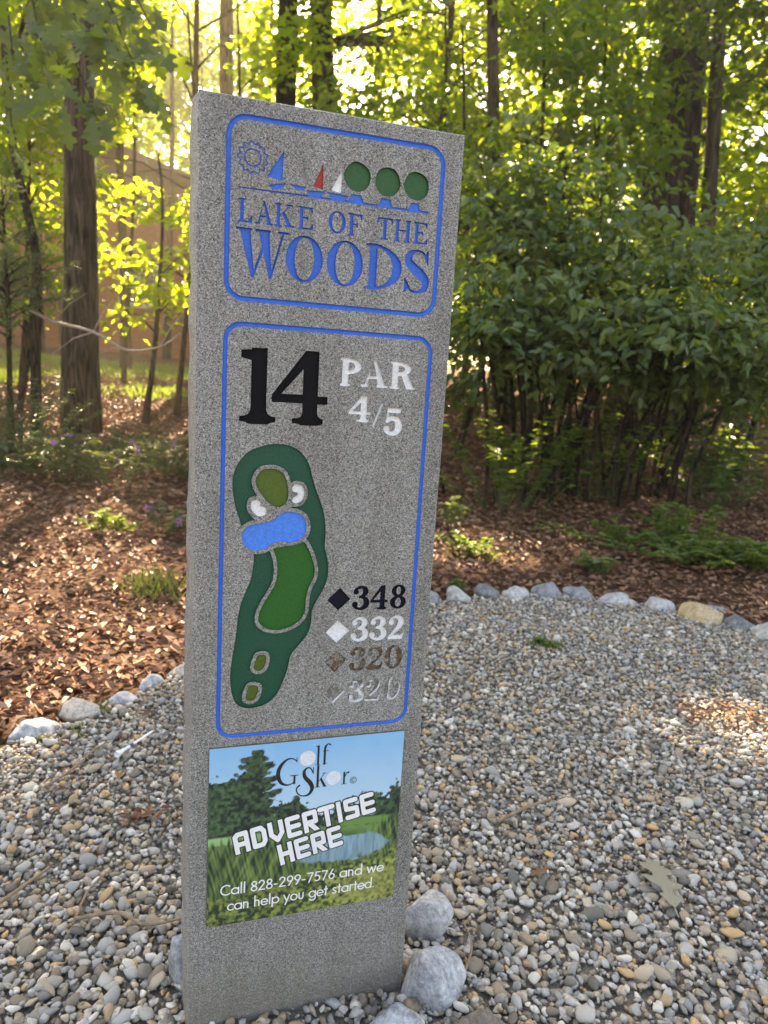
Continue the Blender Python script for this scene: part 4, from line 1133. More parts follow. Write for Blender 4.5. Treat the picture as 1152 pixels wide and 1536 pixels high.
# ---- printed advertising panel screwed flat on the stone
AX0, AZ0, AX1, AZ1 = 0.0205, 0.1875, 0.3105, 0.4737
def ad_panel():
    n = 230
    s = np.linspace(0, 1, n); S, T = np.meshgrid(s, s, indexing='ij')
    lin = lambda c: np.array([((v / 255 + .055) / 1.055) ** 2.4 if v > 10 else v / 3300 for v in c])
    img = np.zeros((n, n, 3))
    def put(mask, col):
        mask = np.clip(mask, 0, 1)[..., None]; img[:] = img * (1 - mask) + col * mask
    def mix2(a, b, k): return lin(a) * (1 - k[..., None]) + lin(b) * k[..., None]
    N1 = fbm(S * 14, T * 14, 1); N2 = np.clip((fbm(S * 60, T * 60, 5, 3) - .5) * 1.5 + .5, 0, 1); N3 = fbm(S * 90, T * 12, 9)
    put(np.ones_like(S), mix2((196, 224, 240), (128, 190, 236), np.clip((T - .5) / .5 + .25 * (N1 - .5), 0, 1)))
    treec = mix2((12, 30, 22), (82, 112, 70), np.clip((N2 - .25) * 1.6, 0, 1))
    step = lambda d, w=.008: np.clip(d / w + .5, 0, 1)
    jag = (fbm(S * 34, T * 34, 12) - .5) * .13
    put(step(.60 + .05 * np.sin(S * 9) + jag - T), treec)                                   # far tree line
    put(step(.70 - 1.6 * np.abs(S - .41) ** 1.2 + jag - T), treec * .85)
    put(step(.72 - 2.2 * np.abs(S - .98) ** 1.1 + jag - T), treec * .7)
    put(step(np.where(S < .17, .82, .82 - (S - .17) * 1.3) + jag * 1.2 - T), treec * .9)
    pine = np.zeros_like(S)                                                               # tall pine with open whorls
    for k, (zc, wd, xs_) in enumerate([(.945, .035, .235), (.905, .07, .225), (.865, .085, .235), (.825, .09, .215), (.785, .105, .24), (.745, .10, .225), (.70, .12, .24), (.655, .11, .225), (.61, .12, .24)]):
        pine = np.maximum(pine, step(1 - ((S - xs_) / wd) ** 2 - ((T - zc - .25 * np.abs(S - xs_)) / .026) ** 2 + (fbm(S * 40, T * 40, 30 + k) - .5) * 1.6, .25))
    pine = np.maximum(pine, step(.007 - np.abs(S - .23)) * (T < .95))
    put(pine, treec * .75)
    put(step(.50 + .02 * np.sin(S * 6) + jag * .25 - T, .02), mix2((70, 105, 52), (120, 158, 84), np.clip(N1 * 1.4 - .2, 0, 1)))
    put(step(.022 - np.abs(T - .485 + S * .02)) * step(.28 - S, .1), lin((150, 190, 125)) + 0 * img)
    put(step(.02 - np.abs(T - .50 + .03 * (S - .8))) * step(S - .66, .05) * step(.96 - S, .05), lin((104, 146, 66)) + 0 * img)
    put(step(.016 - np.abs(T - .545)) * step(.055 - np.abs(S - .80), .03), lin((190, 214, 225)) + 0 * img)
    pond = step(1 - ((S - .68) / .24) ** 2 - ((T - .35) / .085) ** 2 + (N1 - .5) * .9, .2)
    put(pond, mix2((88, 128, 150), (146, 184, 204), np.clip(N3 * 1.3, 0, 1)))
    pond2 = step(1 - ((S - .50) / .12) ** 2 - ((T - .26) / .06) ** 2 + (N1 - .5) * .9, .2)
    put(pond2 * .8, mix2((88, 128, 150), (146, 184, 204), np.clip(N3 * 1.3, 0, 1)))
    top = .46 - .10 * np.clip((S - .35) / .3, 0, 1) + .13 * np.clip((S - .72) / .2, 0, 1) + (value_noise(S * 110, S * 0 + 3.3, 4) - .5) * .12
    reed = mix2((14, 42, 20), (124, 150, 74), np.clip((value_noise(S * 120 + T * 26, T * 14, 8) * .6 + value_noise(S * 70 - T * 30, T * 11, 18) * .4 - .25) * 1.7, 0, 1))
    put(step(top - T, .03) * np.clip(1.0 - pond * .8 * (T > .24), 0, 1), reed)
    put(step(.17 + .16 * (S - .2) + jag - T, .05), mix2((26, 48, 20), (140, 152, 70), np.clip((N2 - .3) * 1.9 + (S - .5) * .3, 0, 1)))
    put(step(1 - ((S - .9) / .3) ** 2 - ((T - .1) / .12) ** 2 + (N2 - .5) * 1.6, .5) * .75, lin((150, 154, 78)) * (0.5 + N2[..., None]))
    V = np.stack([AX0 + (AX1 - AX0) * S, np.full_like(S, -.0032), AZ0 + (AZ1 - AZ0) * T], -1).reshape(-1, 3)
    idx = np.arange(n * n).reshape(n, n)
    F = np.stack([idx[:-1, :-1], idx[1:, :-1], idx[1:, 1:], idx[:-1, 1:]], -1).reshape(-1, 4)
    me = mesh_np("ad_panel", V, F)
    ca = me.color_attributes.new("print", 'FLOAT_COLOR', 'POINT')
    ca.data.foreach_set("color", np.concatenate([img.reshape(-1, 3), np.ones((n * n, 1))], 1).astype(np.float32).ravel())
    m, t, N, L, B = nt("printed_panel")
    a = N.new("ShaderNodeVertexColor"); a.layer_name = "print"
    L.new(mixc(N, L, 0.12, a.outputs[0], (0.2, 0.22, 0.22)), B.inputs["Base Color"])
    B.inputs["Roughness"].default_value = 0.6; B.inputs["Specular IOR Level"].default_value = 0.15
    ob = link("ad_panel", me, m, POST)
    ob["label"] = "printed metal advertising panel with golf landscape"
    boxes("panel_edge", [(AX0 - .0005, -.0029, AZ0 - .0005, AX1 + .0005, 0.0004, AZ1 + .0005)], plain("panel_edge_metal", (.12, .13, .12), .5), ob)
    return ob
AD = ad_panel()

PRY = -0.0034
def printed(name, loops, mat, y=PRY, label=None):
    pts, tri = fill(loops)
    me = mesh_py(name, [(p[0], y, p[1]) for p in pts], [tuple(t) for t in tri])
    o = link(name, me, mat, AD)
    if label: o["label"] = label
    return o
INK_W = plain("white_ink", (.80, .81, .83), .5, .05)
INK_D = plain("dark_ink", (.015, .018, .022), .5, .05)
INK_B = plain("ball_ink", (.50, .56, .62), .5, .22, 160)

# logo: two words with golf balls for the letter o
def logo(ch, w):
    a, b = .035, .014
    def f(X, Y):
        if ch == 'G':
            return U(sd_stroke(X, Y, [(.92 * w, .86, .02), (.7 * w, .965, .02), (.42 * w, .93, .035), (.14 * w, .7, .062), (.06 * w, .42, .066), (.2 * w, .15, .055), (.46 * w, .04, .03), (.7 * w, .06, .02), (.83 * w, .14, .02)]), sd_box(X, Y, .78 * w, .04, .88 * w, .36), sd_box(X, Y, .62 * w, .34, 1.02 * w, .37), sd_box(X, Y, .90 * w, .8, .93 * w, 1.0))
        if ch == 'l': return U(sd_box(X, Y, .35 * w, 0, .75 * w, 1), sd_box(X, Y, 0, 0, 1.05 * w, .025), sd_poly(X, Y, [(.75 * w, 1), (0, .96), (0, .94), (.4 * w, .93)]))
        if ch == 'f': return U(sd_stroke(X, Y, [(.3 * w, .0, .05), (.3 * w, .6, .05), (.36 * w, .85, .05), (.62 * w, .97, .025), (.86 * w, .93, .04)]), sd_box(X, Y, .02, .62, .72 * w, .65), sd_box(X, Y, .08 * w, 0, .58 * w, .025))
        if ch == 'S': return U(sd_stroke(X, Y, [(.92 * w, .80, .018), (.8 * w, .94, .02), (.62 * w, .97, .024), (.44 * w, .86, .045), (.5 * w, .66, .06), (.8 * w, .45, .07), (.92 * w, .25, .06), (.74 * w, .06, .04), (.4 * w, .03, .02), (.12 * w, .14, .02), (.05 * w, .3, .022), (.2 * w, .4, .03)]), sd_box(X, Y, .93 * w, .74, .97 * w, .98))
        if ch == 'k': return U(sd_box(X, Y, .14 * w, 0, .34 * w, 1), sd_box(X, Y, 0, 0, .48 * w, .025), sd_poly(X, Y, [(.34 * w, .24), (.34 * w, .29), (.78 * w, .62), (.86 * w, .62)]), sd_poly(X, Y, [(.42 * w, .36), (.58 * w, .42), (1.02 * w, .0), (.78 * w, 0)]), sd_box(X, Y, .62 * w, .61, .98 * w, .635), sd_box(X, Y, .68 * w, 0, 1.06 * w, .025))
        if ch == 'r': return U(sd_box(X, Y, .2 * w, 0, .42 * w, 1), sd_box(X, Y, 0, 0, .62 * w, .045), sd_stroke(X, Y, [(.42 * w, .62, .03), (.58 * w, .88, .035), (.8 * w, .93, .08)]))
        if ch == 'c': return U(np.abs(np.hypot(X - w / 2, Y - .5) - .46) - .05, sd_line(X, Y, arc(w / 2, .5, .22, .22, 45, 315, .055)))
    return f
def put_logo(ch, b):
    h = (b[3] - b[1]) / 1000; w = (b[2] - b[0]) / 1000 / h
    lp = field(-.12, -.12, w + .2, 1.12, 1 / 80, logo(ch, w))
    printed("logo_letter", [[(b[0] / 1000 + p[0] * h, b[1] / 1000 + p[1] * h) for p in l] for l in lp], INK_D)
for ch, b in [('G', (116.7, 403.5, 148.4, 448.3)), ('l', (173.2, 432.2, 181, 463.7)), ('f', (183, 432.8, 197, 465.6)), ('S', (145.4, 383, 172.4, 430.6)), ('k', (174, 395.6, 191.3, 431.7)), ('r', (214.7, 395.9, 227.8, 416.2)), ('c', (228, 395.6, 238.6, 406.2))]:
    put_logo(ch, b)
for cx_, cy_, r_ in ((161.5, 444.6, 12.4), (202.2, 408.2, 12.0)):
    lp = [((cx_ + r_ * math.cos(a)) / 1000, (cy_ + r_ * math.sin(a)) / 1000) for a in np.linspace(0, 2 * math.pi, 40, endpoint=False)]
    printed("printed_golf_ball", [lp], INK_B)
    q = [(.93 * (p[0] - cx_ / 1000) + cx_ / 1000, .93 * (p[1] - cy_ / 1000) + cy_ / 1000) for p in lp]
    printed("printed_golf_ball", [q], plain("ball_white_ink", (.66, .73, .80), .5, .15, 400), PRY - .0002)

# ADVERTISE HERE: square block letters with a dark outline
def block(ch, w):
    r = .112; x0, x1, y0, y1 = r, w - r, r, 1 - r
    def f(X, Y):
        ln = lambda *P: sd_line(X, Y, [(p[0], p[1], r) for p in P])
        if ch == 'A': d = U(ln((x0, 0), (x0, .8), (x0 + .12, y1), (x1, y1), (x1, 0)), ln((x0, .42), (x1, .42)))
        if ch == 'D': d = ln((x0, y0), (x0, y1), (x1 - .12, y1), (x1, y1 - .16), (x1, y0 + .16), (x1 - .12, y0), (x0, y0))
        if ch == 'V': d = ln((x0, 1), (x0, .4), (w / 2, y0), (x1, .4), (x1, 1))
        if ch == 'E': d = U(ln((x1, y1), (x0, y1), (x0, y0), (x1, y0)), ln((x0, .5), (x1, .5)))
        if ch == 'R': d = U(ln((x0, 0), (x0, y1), (x1, y1), (x1, .45), (x0, .45)), ln((x0 + .2, .4), (x1, 0)))
        if ch == 'T': d = U(ln((0.05, y1), (w - .05, y1)), ln((w / 2, y1), (w / 2, 0)))
        if ch == 'I': d = ln((w / 2, 0), (w / 2, 1))
        if ch == 'S': d = ln((x1, y1), (x0, y1), (x0, .52), (x1, .48), (x1, y0), (x0, y0))
        if ch == 'H': d = U(ln((x0, 0), (x0, 1)), ln((x1, 0), (x1, 1)), ln((x0, .5), (x1, .5)))
        return np.maximum(d, np.maximum(-Y, Y - 1))
    return f
def block_word(word, u0, v0, ang, h, length):
    ws = [(.30 if c == 'I' else .74) for c in word]; gap = .10
    tot = sum(ws) + gap * (len(ws) - 1); kx = length / (tot * h)
    ca, sa = math.cos(ang), math.sin(ang); x = 0
    for c, w in zip(word, ws):
        fn = block(c, w)
        for off, mt, y in ((.05, INK_D, PRY - .0002), (0, INK_W, PRY - .0005)):
            lp = field(-.15, -.15, w + .15, 1.15, 1 / 60, lambda X, Y: fn(X, Y) - off)
            T_ = lambda p: (u0 + (x + p[0]) * h * kx * ca - p[1] * h * sa, v0 + (x + p[0]) * h * kx * sa + p[1] * h * ca)
            printed("block_letter" if off == 0 else "letter_outline", [[T_(p) for p in l] for l in lp], mt, y)
        x += w + gap
block_word("ADVERTISE", .0606, .3015, math.atan2(42, 213), .0358, .2165)
block_word("HERE", .1275, .2735, math.atan2(20.8, 95.5), .0352, .0985)

# telephone lines: geometric sans, one mesh for a line
def sans(ch):
    r = .058; xh = .64
    L_ = lambda *P: (lambda X, Y: sd_line(X, Y, [(p[0], p[1], r) for p in P]))
    A_ = lambda cx, cy, rx, ry, a0, a1: (lambda X, Y: sd_line(X, Y, arc(cx, cy, rx, ry, a0, a1, r, 20)))
    ring = lambda cx, cy, rx, ry: A_(cx, cy, rx, ry, 0, 360)
    c = xh / 2; q = c - r * .6
    G = {'C': (.80, [A_(.46, .5, .42, .46, 48, 312)]), 'a': (.66, [ring(.32, c, q, q), L_((.6, 0.03), (.6, xh - .03))]), 'l': (.2, [L_((.1, .03), (.1, 1.05))]),
         '8': (.56, [ring(.28, .25, .22, .22), ring(.28, .73, .18, .2)]), '2': (.58, [A_(.28, .70, .2, .24, 175, -30), L_((.453, .58), (.06, .05)), L_((.06, .05), (.52, .05))]),
         '9': (.58, [ring(.29, .68, .22, .25), L_((.50, .58), (.2, .03))]), '6': (.58, [ring(.29, .30, .22, .25), L_((.08, .40), (.38, .97))]), '-': (.4, [L_((.08, .36), (.30, .36))]),
         '7': (.55, [L_((.05, .93), (.5, .93)), L_((.5, .93), (.18, .03))]), '5': (.58, [L_((.5, .93), (.18, .93)), L_((.18, .93), (.11, .54)), A_(.26, .33, .23, .27, 120, -135)]),
         'n': (.56, [L_((.09, .03), (.09, xh)), A_(.27, xh - .24, .18, .2, 180, 0), L_((.45, xh - .24), (.45, .03))]), 'd': (.66, [ring(.32, c, q, q), L_((.6, .03), (.6, 1.05))]),
         'w': (.86, [L_((.05, xh), (.23, .03), (.43, xh - .05), (.63, .03), (.81, xh))]), 'e': (.62, [A_(.31, c, q, q, 0, 320), L_((.04, c), (.57, c))]), 'c': (.54, [A_(.32, c, q, q, 50, 310)]),
         'h': (.56, [L_((.09, .03), (.09, 1.05)), A_(.27, xh - .24, .18, .2, 180, 0), L_((.45, xh - .24), (.45, .03))]), 'p': (.66, [ring(.36, c, q, q), L_((.08, -.3), (.08, xh - .03))]),
         'y': (.56, [L_((.04, xh), (.28, .08)), L_((.52, xh), (.17, -.3))]), 'o': (.64, [ring(.32, c, q, q)]), 'u': (.56, [L_((.09, xh), (.09, .24)), A_(.27, .24, .18, .2, 180, 360), L_((.45, .24), (.45, xh))]),
         'g': (.66, [ring(.32, c, q, q), L_((.6, xh - .03), (.6, -.1)), A_(.34, -.1, .26, .2, 0, -160)]), 't': (.34, [L_((.17, .03), (.17, .9)), L_((.03, xh - .03), (.31, xh - .03))]),
         's': (.44, [lambda X, Y: sd_stroke(X, Y, [(.36, .54, r), (.24, .6, r), (.1, .52, r), (.14, .39, r), (.3, .28, r), (.36, .16, r), (.24, .05, r), (.07, .09, r)], 5)]), 'r': (.36, [L_((.09, .03), (.09, xh)), A_(.26, xh - .22, .17, .19, 180, 65)]),
         '.': (.22, [L_((.1, .05), (.1, .06))])}
    return G.get(ch, (.3, []))
def sans_line(text, u0, u1, v, h):
    tot = sum(sans(c)[0] + .055 for c in text); kx = (u1 - u0) / (tot * h); x = 0; allp = []
    for c in text:
        w, prims = sans(c)
        if prims:
            lp = field(-.15, -.5, w + .2, 1.2, 1 / 36, lambda X, Y: U(*[p(X, Y) for p in prims]), .001)
            lp = [[(u0 + (x + p[0]) * h * kx, v + p[1] * h) for p in l] for l in lp]
            pts, tri = fill(lp)
            allp.append(([(p[0], PRY - .0001, p[1]) for p in pts], [tuple(t) for t in tri]))
        x += w + .055
    link("printed_line", mesh_py("printed_line", *merge(allp)), INK_W, AD)
sans_line("Call 828-299-7576 and we", .0395, .2925, .2370, .0172)
sans_line("can help you get started.", .0500, .2790, .2105, .0172)

# ------------------------------------------------------------------ leaf litter and low plants
def litter_mat(name, cols):
    m, t, N, L, B = nt(name)
    rnd = island_random(N, L)
    r = ramp(N, [(i / (len(cols) - 1), c) for i, c in enumerate(cols)]); L.new(rnd, r.inputs[0])
    n = noise_node(N, L, 90, 3, .6, objcoord(N))
    k = ramp(N, [(.3, (.65, .62, .6)), (.7, (1.15, 1.12, 1.1))]); L.new(n.outputs[0], k.inputs[0])
    L.new(mixc(N, L, 1.0, r.outputs[0], k.outputs[0], 'MULTIPLY'), B.inputs["Base Color"])
    B.inputs["Roughness"].default_value = .6; B.inputs["Specular IOR Level"].default_value = .35
    return m
LITTER = litter_mat("fallen_leaves", [(.085, .04, .023), (.19, .09, .048), (.28, .145, .08), (.36, .20, .115), (.22, .108, .062), (.45, .28, .175), (.13, .063, .04), (.31, .155, .08)])
def leaf_litter():
    n = 235000
    x = rng.uniform(-9, 8, n); y = 1.4 + (rng.random(n) ** 2.0) * 13.5
    d = bed_distance(x, y)
    vis = (np.abs(x / np.maximum(y, .5)) < .85) & (d > .02 - .4 * (rng.random(n) < .03)) & ((d > .07) | (rng.random(n) < .5))
    x, y = x[vis], y[vis]; n = len(x)
    z = ground_z(x, y)
    P = np.stack([x, y, z + .004 + .022 * rng.random(n)], 1)
    an = rng.uniform(0, 2 * math.pi, n)
    A = np.stack([np.cos(an), np.sin(an), rng.normal(0, .16, n)], 1)
    Nn = unit(np.stack([rng.normal(0, .25, n), rng.normal(0, .25, n), np.ones(n)], 1))
    s = (.023 + .032 * rng.random(n)) * (1 + .11 * np.maximum(y - 3, 0))
    o = link("leaf_litter", leaves_mesh("leaf_litter", P, A, Nn, s, s * np.where(rng.random(n) < .3, .14, rng.uniform(.35, .75, n)), False, .32), LITTER)
    tag(o, "brown dry leaf litter covering the slope behind the gravel", "leaf litter", kind="stuff")
leaf_litter()

def herb(name, label, px, py, Y, h, nst, spread, per, ls, mat, cat="plant", group=None, wide=.5, flower=None):
    p = spot(px, py, Y); b = np.array([p[0], Y, gz(p[0], Y)])
    t = empty(name, tuple(b)); tag(t, label, cat, group)
    st, P, A, N_, tips = [], [], [], [], []
    for k in range(nst):
        e = np.array([rng.normal(0, spread), rng.normal(0, spread * .7), h * rng.uniform(.55, 1.1)])
        s = np.array([e[0] * .25, e[1] * .25, -.02]); m_ = (s + e) / 2 + np.array([0, 0, h * .12])
        q = spline([tuple(s), tuple(m_), tuple(e)], 5)
        st.append(tube_vf(q, np.linspace(.0035, .0012, len(q)), 4)); tips.append(e)
        for v in q[3:]:
            for j in range(per):
                a = rng.uniform(0, 2 * math.pi)
                P.append(v); A.append((math.cos(a), math.sin(a), rng.uniform(-.2, .4))); N_.append((rng.normal(0, .35), rng.normal(0, .35), 1))
    link("stems", mesh_py("stems", *merge(st), True), plain("green_stem", (.09, .12, .035), .7), t) if "green_stem" not in bpy.data.materials else link("stems", mesh_py("stems", *merge(st), True), bpy.data.materials["green_stem"], t)
    s = ls * (.6 + .7 * rng.random(len(P)))
    link("foliage", leaves_mesh("foliage", np.array(P), np.array(A), unit(np.array(N_)), s, s * wide), mat, t)
    if flower:
        fm = bpy.data.materials.get("violet_petal") or plain("violet_petal", (.38, .13, .42), .6)
        for e in tips[:flower]:
            Pf = np.repeat(e[None], 14, 0) + rng.normal(scale=.008, size=(14, 3)); 
            link("flower", leaves_mesh("flower", Pf, rng.normal(size=(14, 3)), rng.normal(size=(14, 3)), .02, .011), fm, t)
    return t
def tuft(name, label, px, py, Y, h, n, spread, mat, group=None):
    p = spot(px, py, Y); b = np.array([p[0], Y, gz(p[0], Y)]); t = empty(name, tuple(b)); tag(t, label, "grass", group)
    P = np.stack([rng.normal(0, spread, n), rng.normal(0, spread, n), np.zeros(n)], 1)
    A = np.stack([rng.normal(0, .5, n), rng.normal(0, .5, n), np.ones(n)], 1)
    s = h * (.5 + .7 * rng.random(n)); link("blades", leaves_mesh("blades", P, A, rng.normal(size=(n, 3)), s, .006 + .01 * s, False, .1), mat, t)["kind"] = "stuff"
LEAF_P = leaf_mat("pale_herb_leaf", [(.10, .14, .05), (.16, .19, .07), (.2, .22, .09)], [(.22, .3, .06), (.32, .38, .07)], .5, .4)
LEAF_B = leaf_mat("bush_leaf", [(.05, .075, .03), (.09, .105, .045), (.13, .13, .06)], [(.12, .16, .03), (.18, .2, .05)], .5, .3)
herb("leafy_bush", "low feathery green bush below the thin oak sapling", 45, 690, 5.6, .55, 44, .34, 5, .035, LEAF_B, "bush")
herb("leafy_bush", "broad-leaved dark weed patch at the foot of the feathery bush", 20, 750, 4.9, .30, 18, .22, 3, .075, LEAF_B, "bush")
herb("leafy_bush", "dense dark green bush at the base of the stout trunk", 175, 660, 6.2, .17, 40, .5, 4, .045, LEAF_B, "bush")
herb("leafy_bush", "green bush between the stout trunk and the sign post", 250, 690, 5.6, .27, 40, .36, 4, .045, LEAF_B, "bush")
herb("leafy_bush", "olive green bush spreading over the litter below the feathery bush", 110, 720, 5.0, .25, 40, .3, 4, .04, LEAF_B, "bush")
herb("flowering_weed", "weed with small violet flowers before the stout trunk", 185, 700, 5.0, .32, 12, .2, 3, .04, LEAF_B, "plant", None, .4, 8)
herb("flowering_weed", "low violet flowered weed close to the sign post edge", 245, 800, 4.0, .18, 8, .12, 3, .04, LEAF_B, "plant", None, .45, 4)
herb("leafy_seedling", "small bright seedling alone on the sunlit litter", 150, 800, 3.9, .12, 4, .05, 3, .045, LEAF_F)
herb("leafy_seedling", "seedling next to the bright small one on the litter", 182, 800, 3.95, .10, 4, .04, 3, .04, LEAF_F)
tuft("grass_tuft", "fine green grass tuft on brown litter before the sign edge", 232, 890, 3.05, .10, 200, .07, LEAF_B)
herb("leafy_seedling", "pale seedling catching light right against the sign edge", 683, 700, 4.6, .20, 5, .05, 3, .05, LEAF_P)
herb("leafy_bush", "thin shaded bush under the tall shrub behind the sign", 770, 640, 5.6, .75, 30, .42, 4, .07, LEAF_G, "bush")
herb("leafy_bush", "sparse shaded stems under the middle of the tall shrub", 900, 650, 5.9, .7, 26, .45, 4, .07, LEAF_G, "bush")
herb("leafy_bush", "shaded bush under the outer end of the tall shrub", 1090, 640, 5.9, .65, 34, .45, 4, .08, LEAF_D, "bush")
herb("leafy_plant", "low leafy plant in the sun patch behind the stone edging", 725, 790, 4.1, .12, 8, .12, 3, .045, LEAF_F)
herb("leafy_plant", "small weed on the litter between sun patch and green carpet", 905, 825, 3.85, .1, 7, .06, 4, .045, LEAF_P)
herb("leafy_plant", "green weed with upright stems under the tall shrub", 1030, 745, 4.55, .26, 16, .16, 4, .055, LEAF_F)
herb("ground_cover", "green carpet of low weeds on the litter right of the sign", 1060, 800, 4.15, .11, 60, .24, 4, .045, LEAF_F)
herb("ground_cover", "green weed patch beside the carpet of low weeds", 1140, 820, 4.0, .13, 46, .16, 4, .05, LEAF_F)
herb("ground_cover", "thin weed patch at the foot of the shaded stems", 940, 760, 4.5, .12, 22, .22, 3, .045, LEAF_F)
herb("leafy_seedling", "tiny sprout growing in the gravel before the stone edging", 805, 972, 2.68, .035, 10, .035, 4, .022, LEAF_F)
herb("leafy_seedling", "tiny weed behind the second edging stone from the sign", 688, 880, 3.34, .07, 6, .03, 4, .03, LEAF_F)
tuft("grass_tuft", "little grass tuft in gravel beside the cream edging boulder", 150, 1082, 1.93, .035, 30, .012, LEAF_F)
tuft("grass_tuft", "little grass tuft in gravel below the long blue-grey edging stone", 65, 1118, 1.74, .03, 22, .012, LEAF_F)
tuft("grass_tuft", "little grass tuft in gravel below the cream edging boulder", 118, 1105, 1.80, .03, 22, .012, LEAF_F)

# sunny grass on the far lawn
def lawn():
    n = 15000
    x = rng.uniform(-11, -1, n); y = rng.uniform(10.5, 18, n)
    k = fbm(x * .6 + 7, y * .6 + 7, 2, 3) > .47; x, y = x[k], y[k]; n = len(x)
    P = np.stack([x, y, ground_z(x, y) - .01], 1); A = np.stack([rng.normal(0, .5, n), rng.normal(0, .5, n), np.ones(n)], 1)
    s = .07 + .1 * rng.random(n)
    tag(link("lawn_grass", leaves_mesh("lawn_grass", P, A, rng.normal(size=(n, 3)), s, .018, True), LEAF_F), "sunlit thin grass on the far lawn", "grass", kind="stuff")
lawn()

# ------------------------------------------------------------------ stones
def stone_mat(name, c0, c1, c2, vein=.0):
    m, t, N, L, B = nt(name)
    oc = objcoord(N)
    n = noise_node(N, L, 24, 8, .72, oc, .8)
    r = ramp(N, [(.32, c0), (.5, c1), (.72, c2)]); L.new(n.outputs[0], r.inputs[0])
    n2 = noise_node(N, L, 120, 4, .7, oc)
    k = ramp(N, [(.36, (.66, .66, .66)), (.6, (1.1, 1.1, 1.1))]); L.new(n2.outputs[0], k.inputs[0])
    L.new(mixc(N, L, 1.0, r.outputs[0], k.outputs[0], 'MULTIPLY'), B.inputs["Base Color"])
    B.inputs["Roughness"].default_value = .8; B.inputs["Specular IOR Level"].default_value = .3
    bump(N, L, n.outputs[0], .006, .8, B)
    return m
ST = {"white": stone_mat("white_stone", (.24, .24, .23), (.45, .45, .44), (.64, .64, .63)), "grey": stone_mat("grey_stone", (.16, .17, .18), (.28, .29, .31), (.42, .43, .45)),
      "blue": stone_mat("blue_grey_stone", (.22, .235, .26), (.42, .44, .47), (.66, .67, .69)), "dark": stone_mat("dark_stone", (.09, .095, .1), (.2, .205, .21), (.36, .36, .36)),
      "tan": stone_mat("tan_stone", (.34, .24, .12), (.50, .38, .22), (.62, .51, .35)), "cream": stone_mat("cream_stone", (.34, .30, .25), (.53, .48, .42), (.66, .62, .56)), "brown": stone_mat("brown_stone", (.12, .10, .08), (.22, .19, .155), (.31, .275, .23))}
def boulder(label, x, y, w, d, h, rz, col, seed, sink=.25, ang=.5, sub=4, group=None):
    bm = bmesh.new(); bmesh.ops.create_icosphere(bm, subdivisions=sub, radius=1)
    for v in bm.verts:
        p = v.co.copy()
        f = 1 + .40 * noise.noise(p * .9 + Vector((seed, 0, 0))) + .12 * noise.noise(p * 2.3 + Vector((0, seed, 0))) + .035 * noise.noise(p * 6 + Vector((0, seed, 3)))
        q = p * f
        for c in range(10):                                                       # broken facets
            nrm = Vector((math.sin(seed * 3.1 + c * 2.2), math.cos(seed * 1.7 + c * 1.3), math.sin(seed + c * 4.1))).normalized()
            e = q.dot(nrm) - (.86 - .24 * ang)
            if e > 0: q -= nrm * e * .9
        v.co = Vector((q.x * w / 2, q.y * d / 2, q.z * h / 2))
    me = bpy.data.meshes.new("edging_stone"); bm.to_mesh(me); bm.free()
    me.polygons.foreach_set("use_smooth", [True] * len(me.polygons))
    o = link("edging_stone", me, ST[col]); o.location = (x, y, gz(x, y) + h / 2 - h * sink); o.rotation_euler = (.05 * math.sin(seed), .08 * math.cos(seed), rz)
    tag(o, label, "stone", group or "stones edging the gravel bed")
    return o
E_ = [("pale grey edging stone half hidden behind the sign post", .225, 3.16, .13, .11, .105, 0, "grey", 1.1),
      ("round white edging stone first clear of the sign post", .363, 3.225, .128, .11, .10, 0, "white", 2.3),
      ("dark grey angular edging stone between two white ones", .509, 3.30, .15, .12, .105, .2, "dark", 3.7),
      ("small round white edging stone beside the dark angular one", .649, 3.305, .13, .11, .10, 0, "white", 4.4),
      ("largest pale grey edging stone, tallest at the back of the row", .814, 3.385, .172, .13, .115, -.1, "grey", 5.2),
      ("light grey edging stone between the tallest and the long flat one", .98, 3.40, .158, .12, .095, .1, "grey", 6.9),
      ("long flat white edging stone in the back row", 1.15, 3.345, .205, .12, .085, -.15, "white", 7.3),
      ("white edging stone next to the big tan one", 1.325, 3.29, .155, .12, .095, -.35, "white", 8.8),
      ("big tan egg-shaped edging boulder", 1.465, 3.155, .228, .15, .135, -.5, "tan", 9.6),
      ("flat grey stone tucked behind the tan boulder", 1.60, 3.30, .12, .09, .05, -.4, "grey", 10.2),
      ("grey angular edging stone in front of the tan boulder", 1.60, 3.05, .15, .11, .10, -.6, "dark", 11.5),
      ("large pale edging stone last beyond the grey angular one", 1.69, 2.93, .20, .15, .135, -.9, "white", 12.1),
      ("long blue-grey edging stone at the leaf litter edge", -.90, 1.775, .15, .085, .075, .72, "blue", 13.4),
      ("cream edging boulder between two blue-grey stones", -.83, 1.90, .125, .10, .085, .3, "cream", 14.7),
      ("flat blue-grey edging stone beside the cream boulder", -.752, 1.99, .095, .08, .05, .5, "blue", 15.3),
      ("small blue-grey edging stone before the cream flat one", -.698, 2.12, .085, .07, .065, .7, "blue", 16.8),
      ("cream flat edging stone half hidden behind the sign post", -.615, 2.235, .14, .09, .06, .6, "cream", 17.2)]
for (lb, x, y, w, d, h, rz, c, sd) in E_: boulder(lb, x, y, w * .96, d, h, rz, c, sd, .34)
for (x, y, w, h, rz, c, sd) in ((-.5, 2.39, .12, .08, .8, "grey", 31.), (-.38, 2.53, .13, .09, .8, "white", 32.), (-.24, 2.7, .14, .09, .8, "blue", 33.), (-.1, 2.86, .12, .08, .7, "grey", 34.), (.07, 3.03, .15, .1, .7, "white", 35.)):
    boulder("edging stone hidden directly behind the sign post", x, y, w, w * .8, h, rz, c, sd, group="edging stones behind the sign post")
PB = "rocks packed round the foot of the sign post"
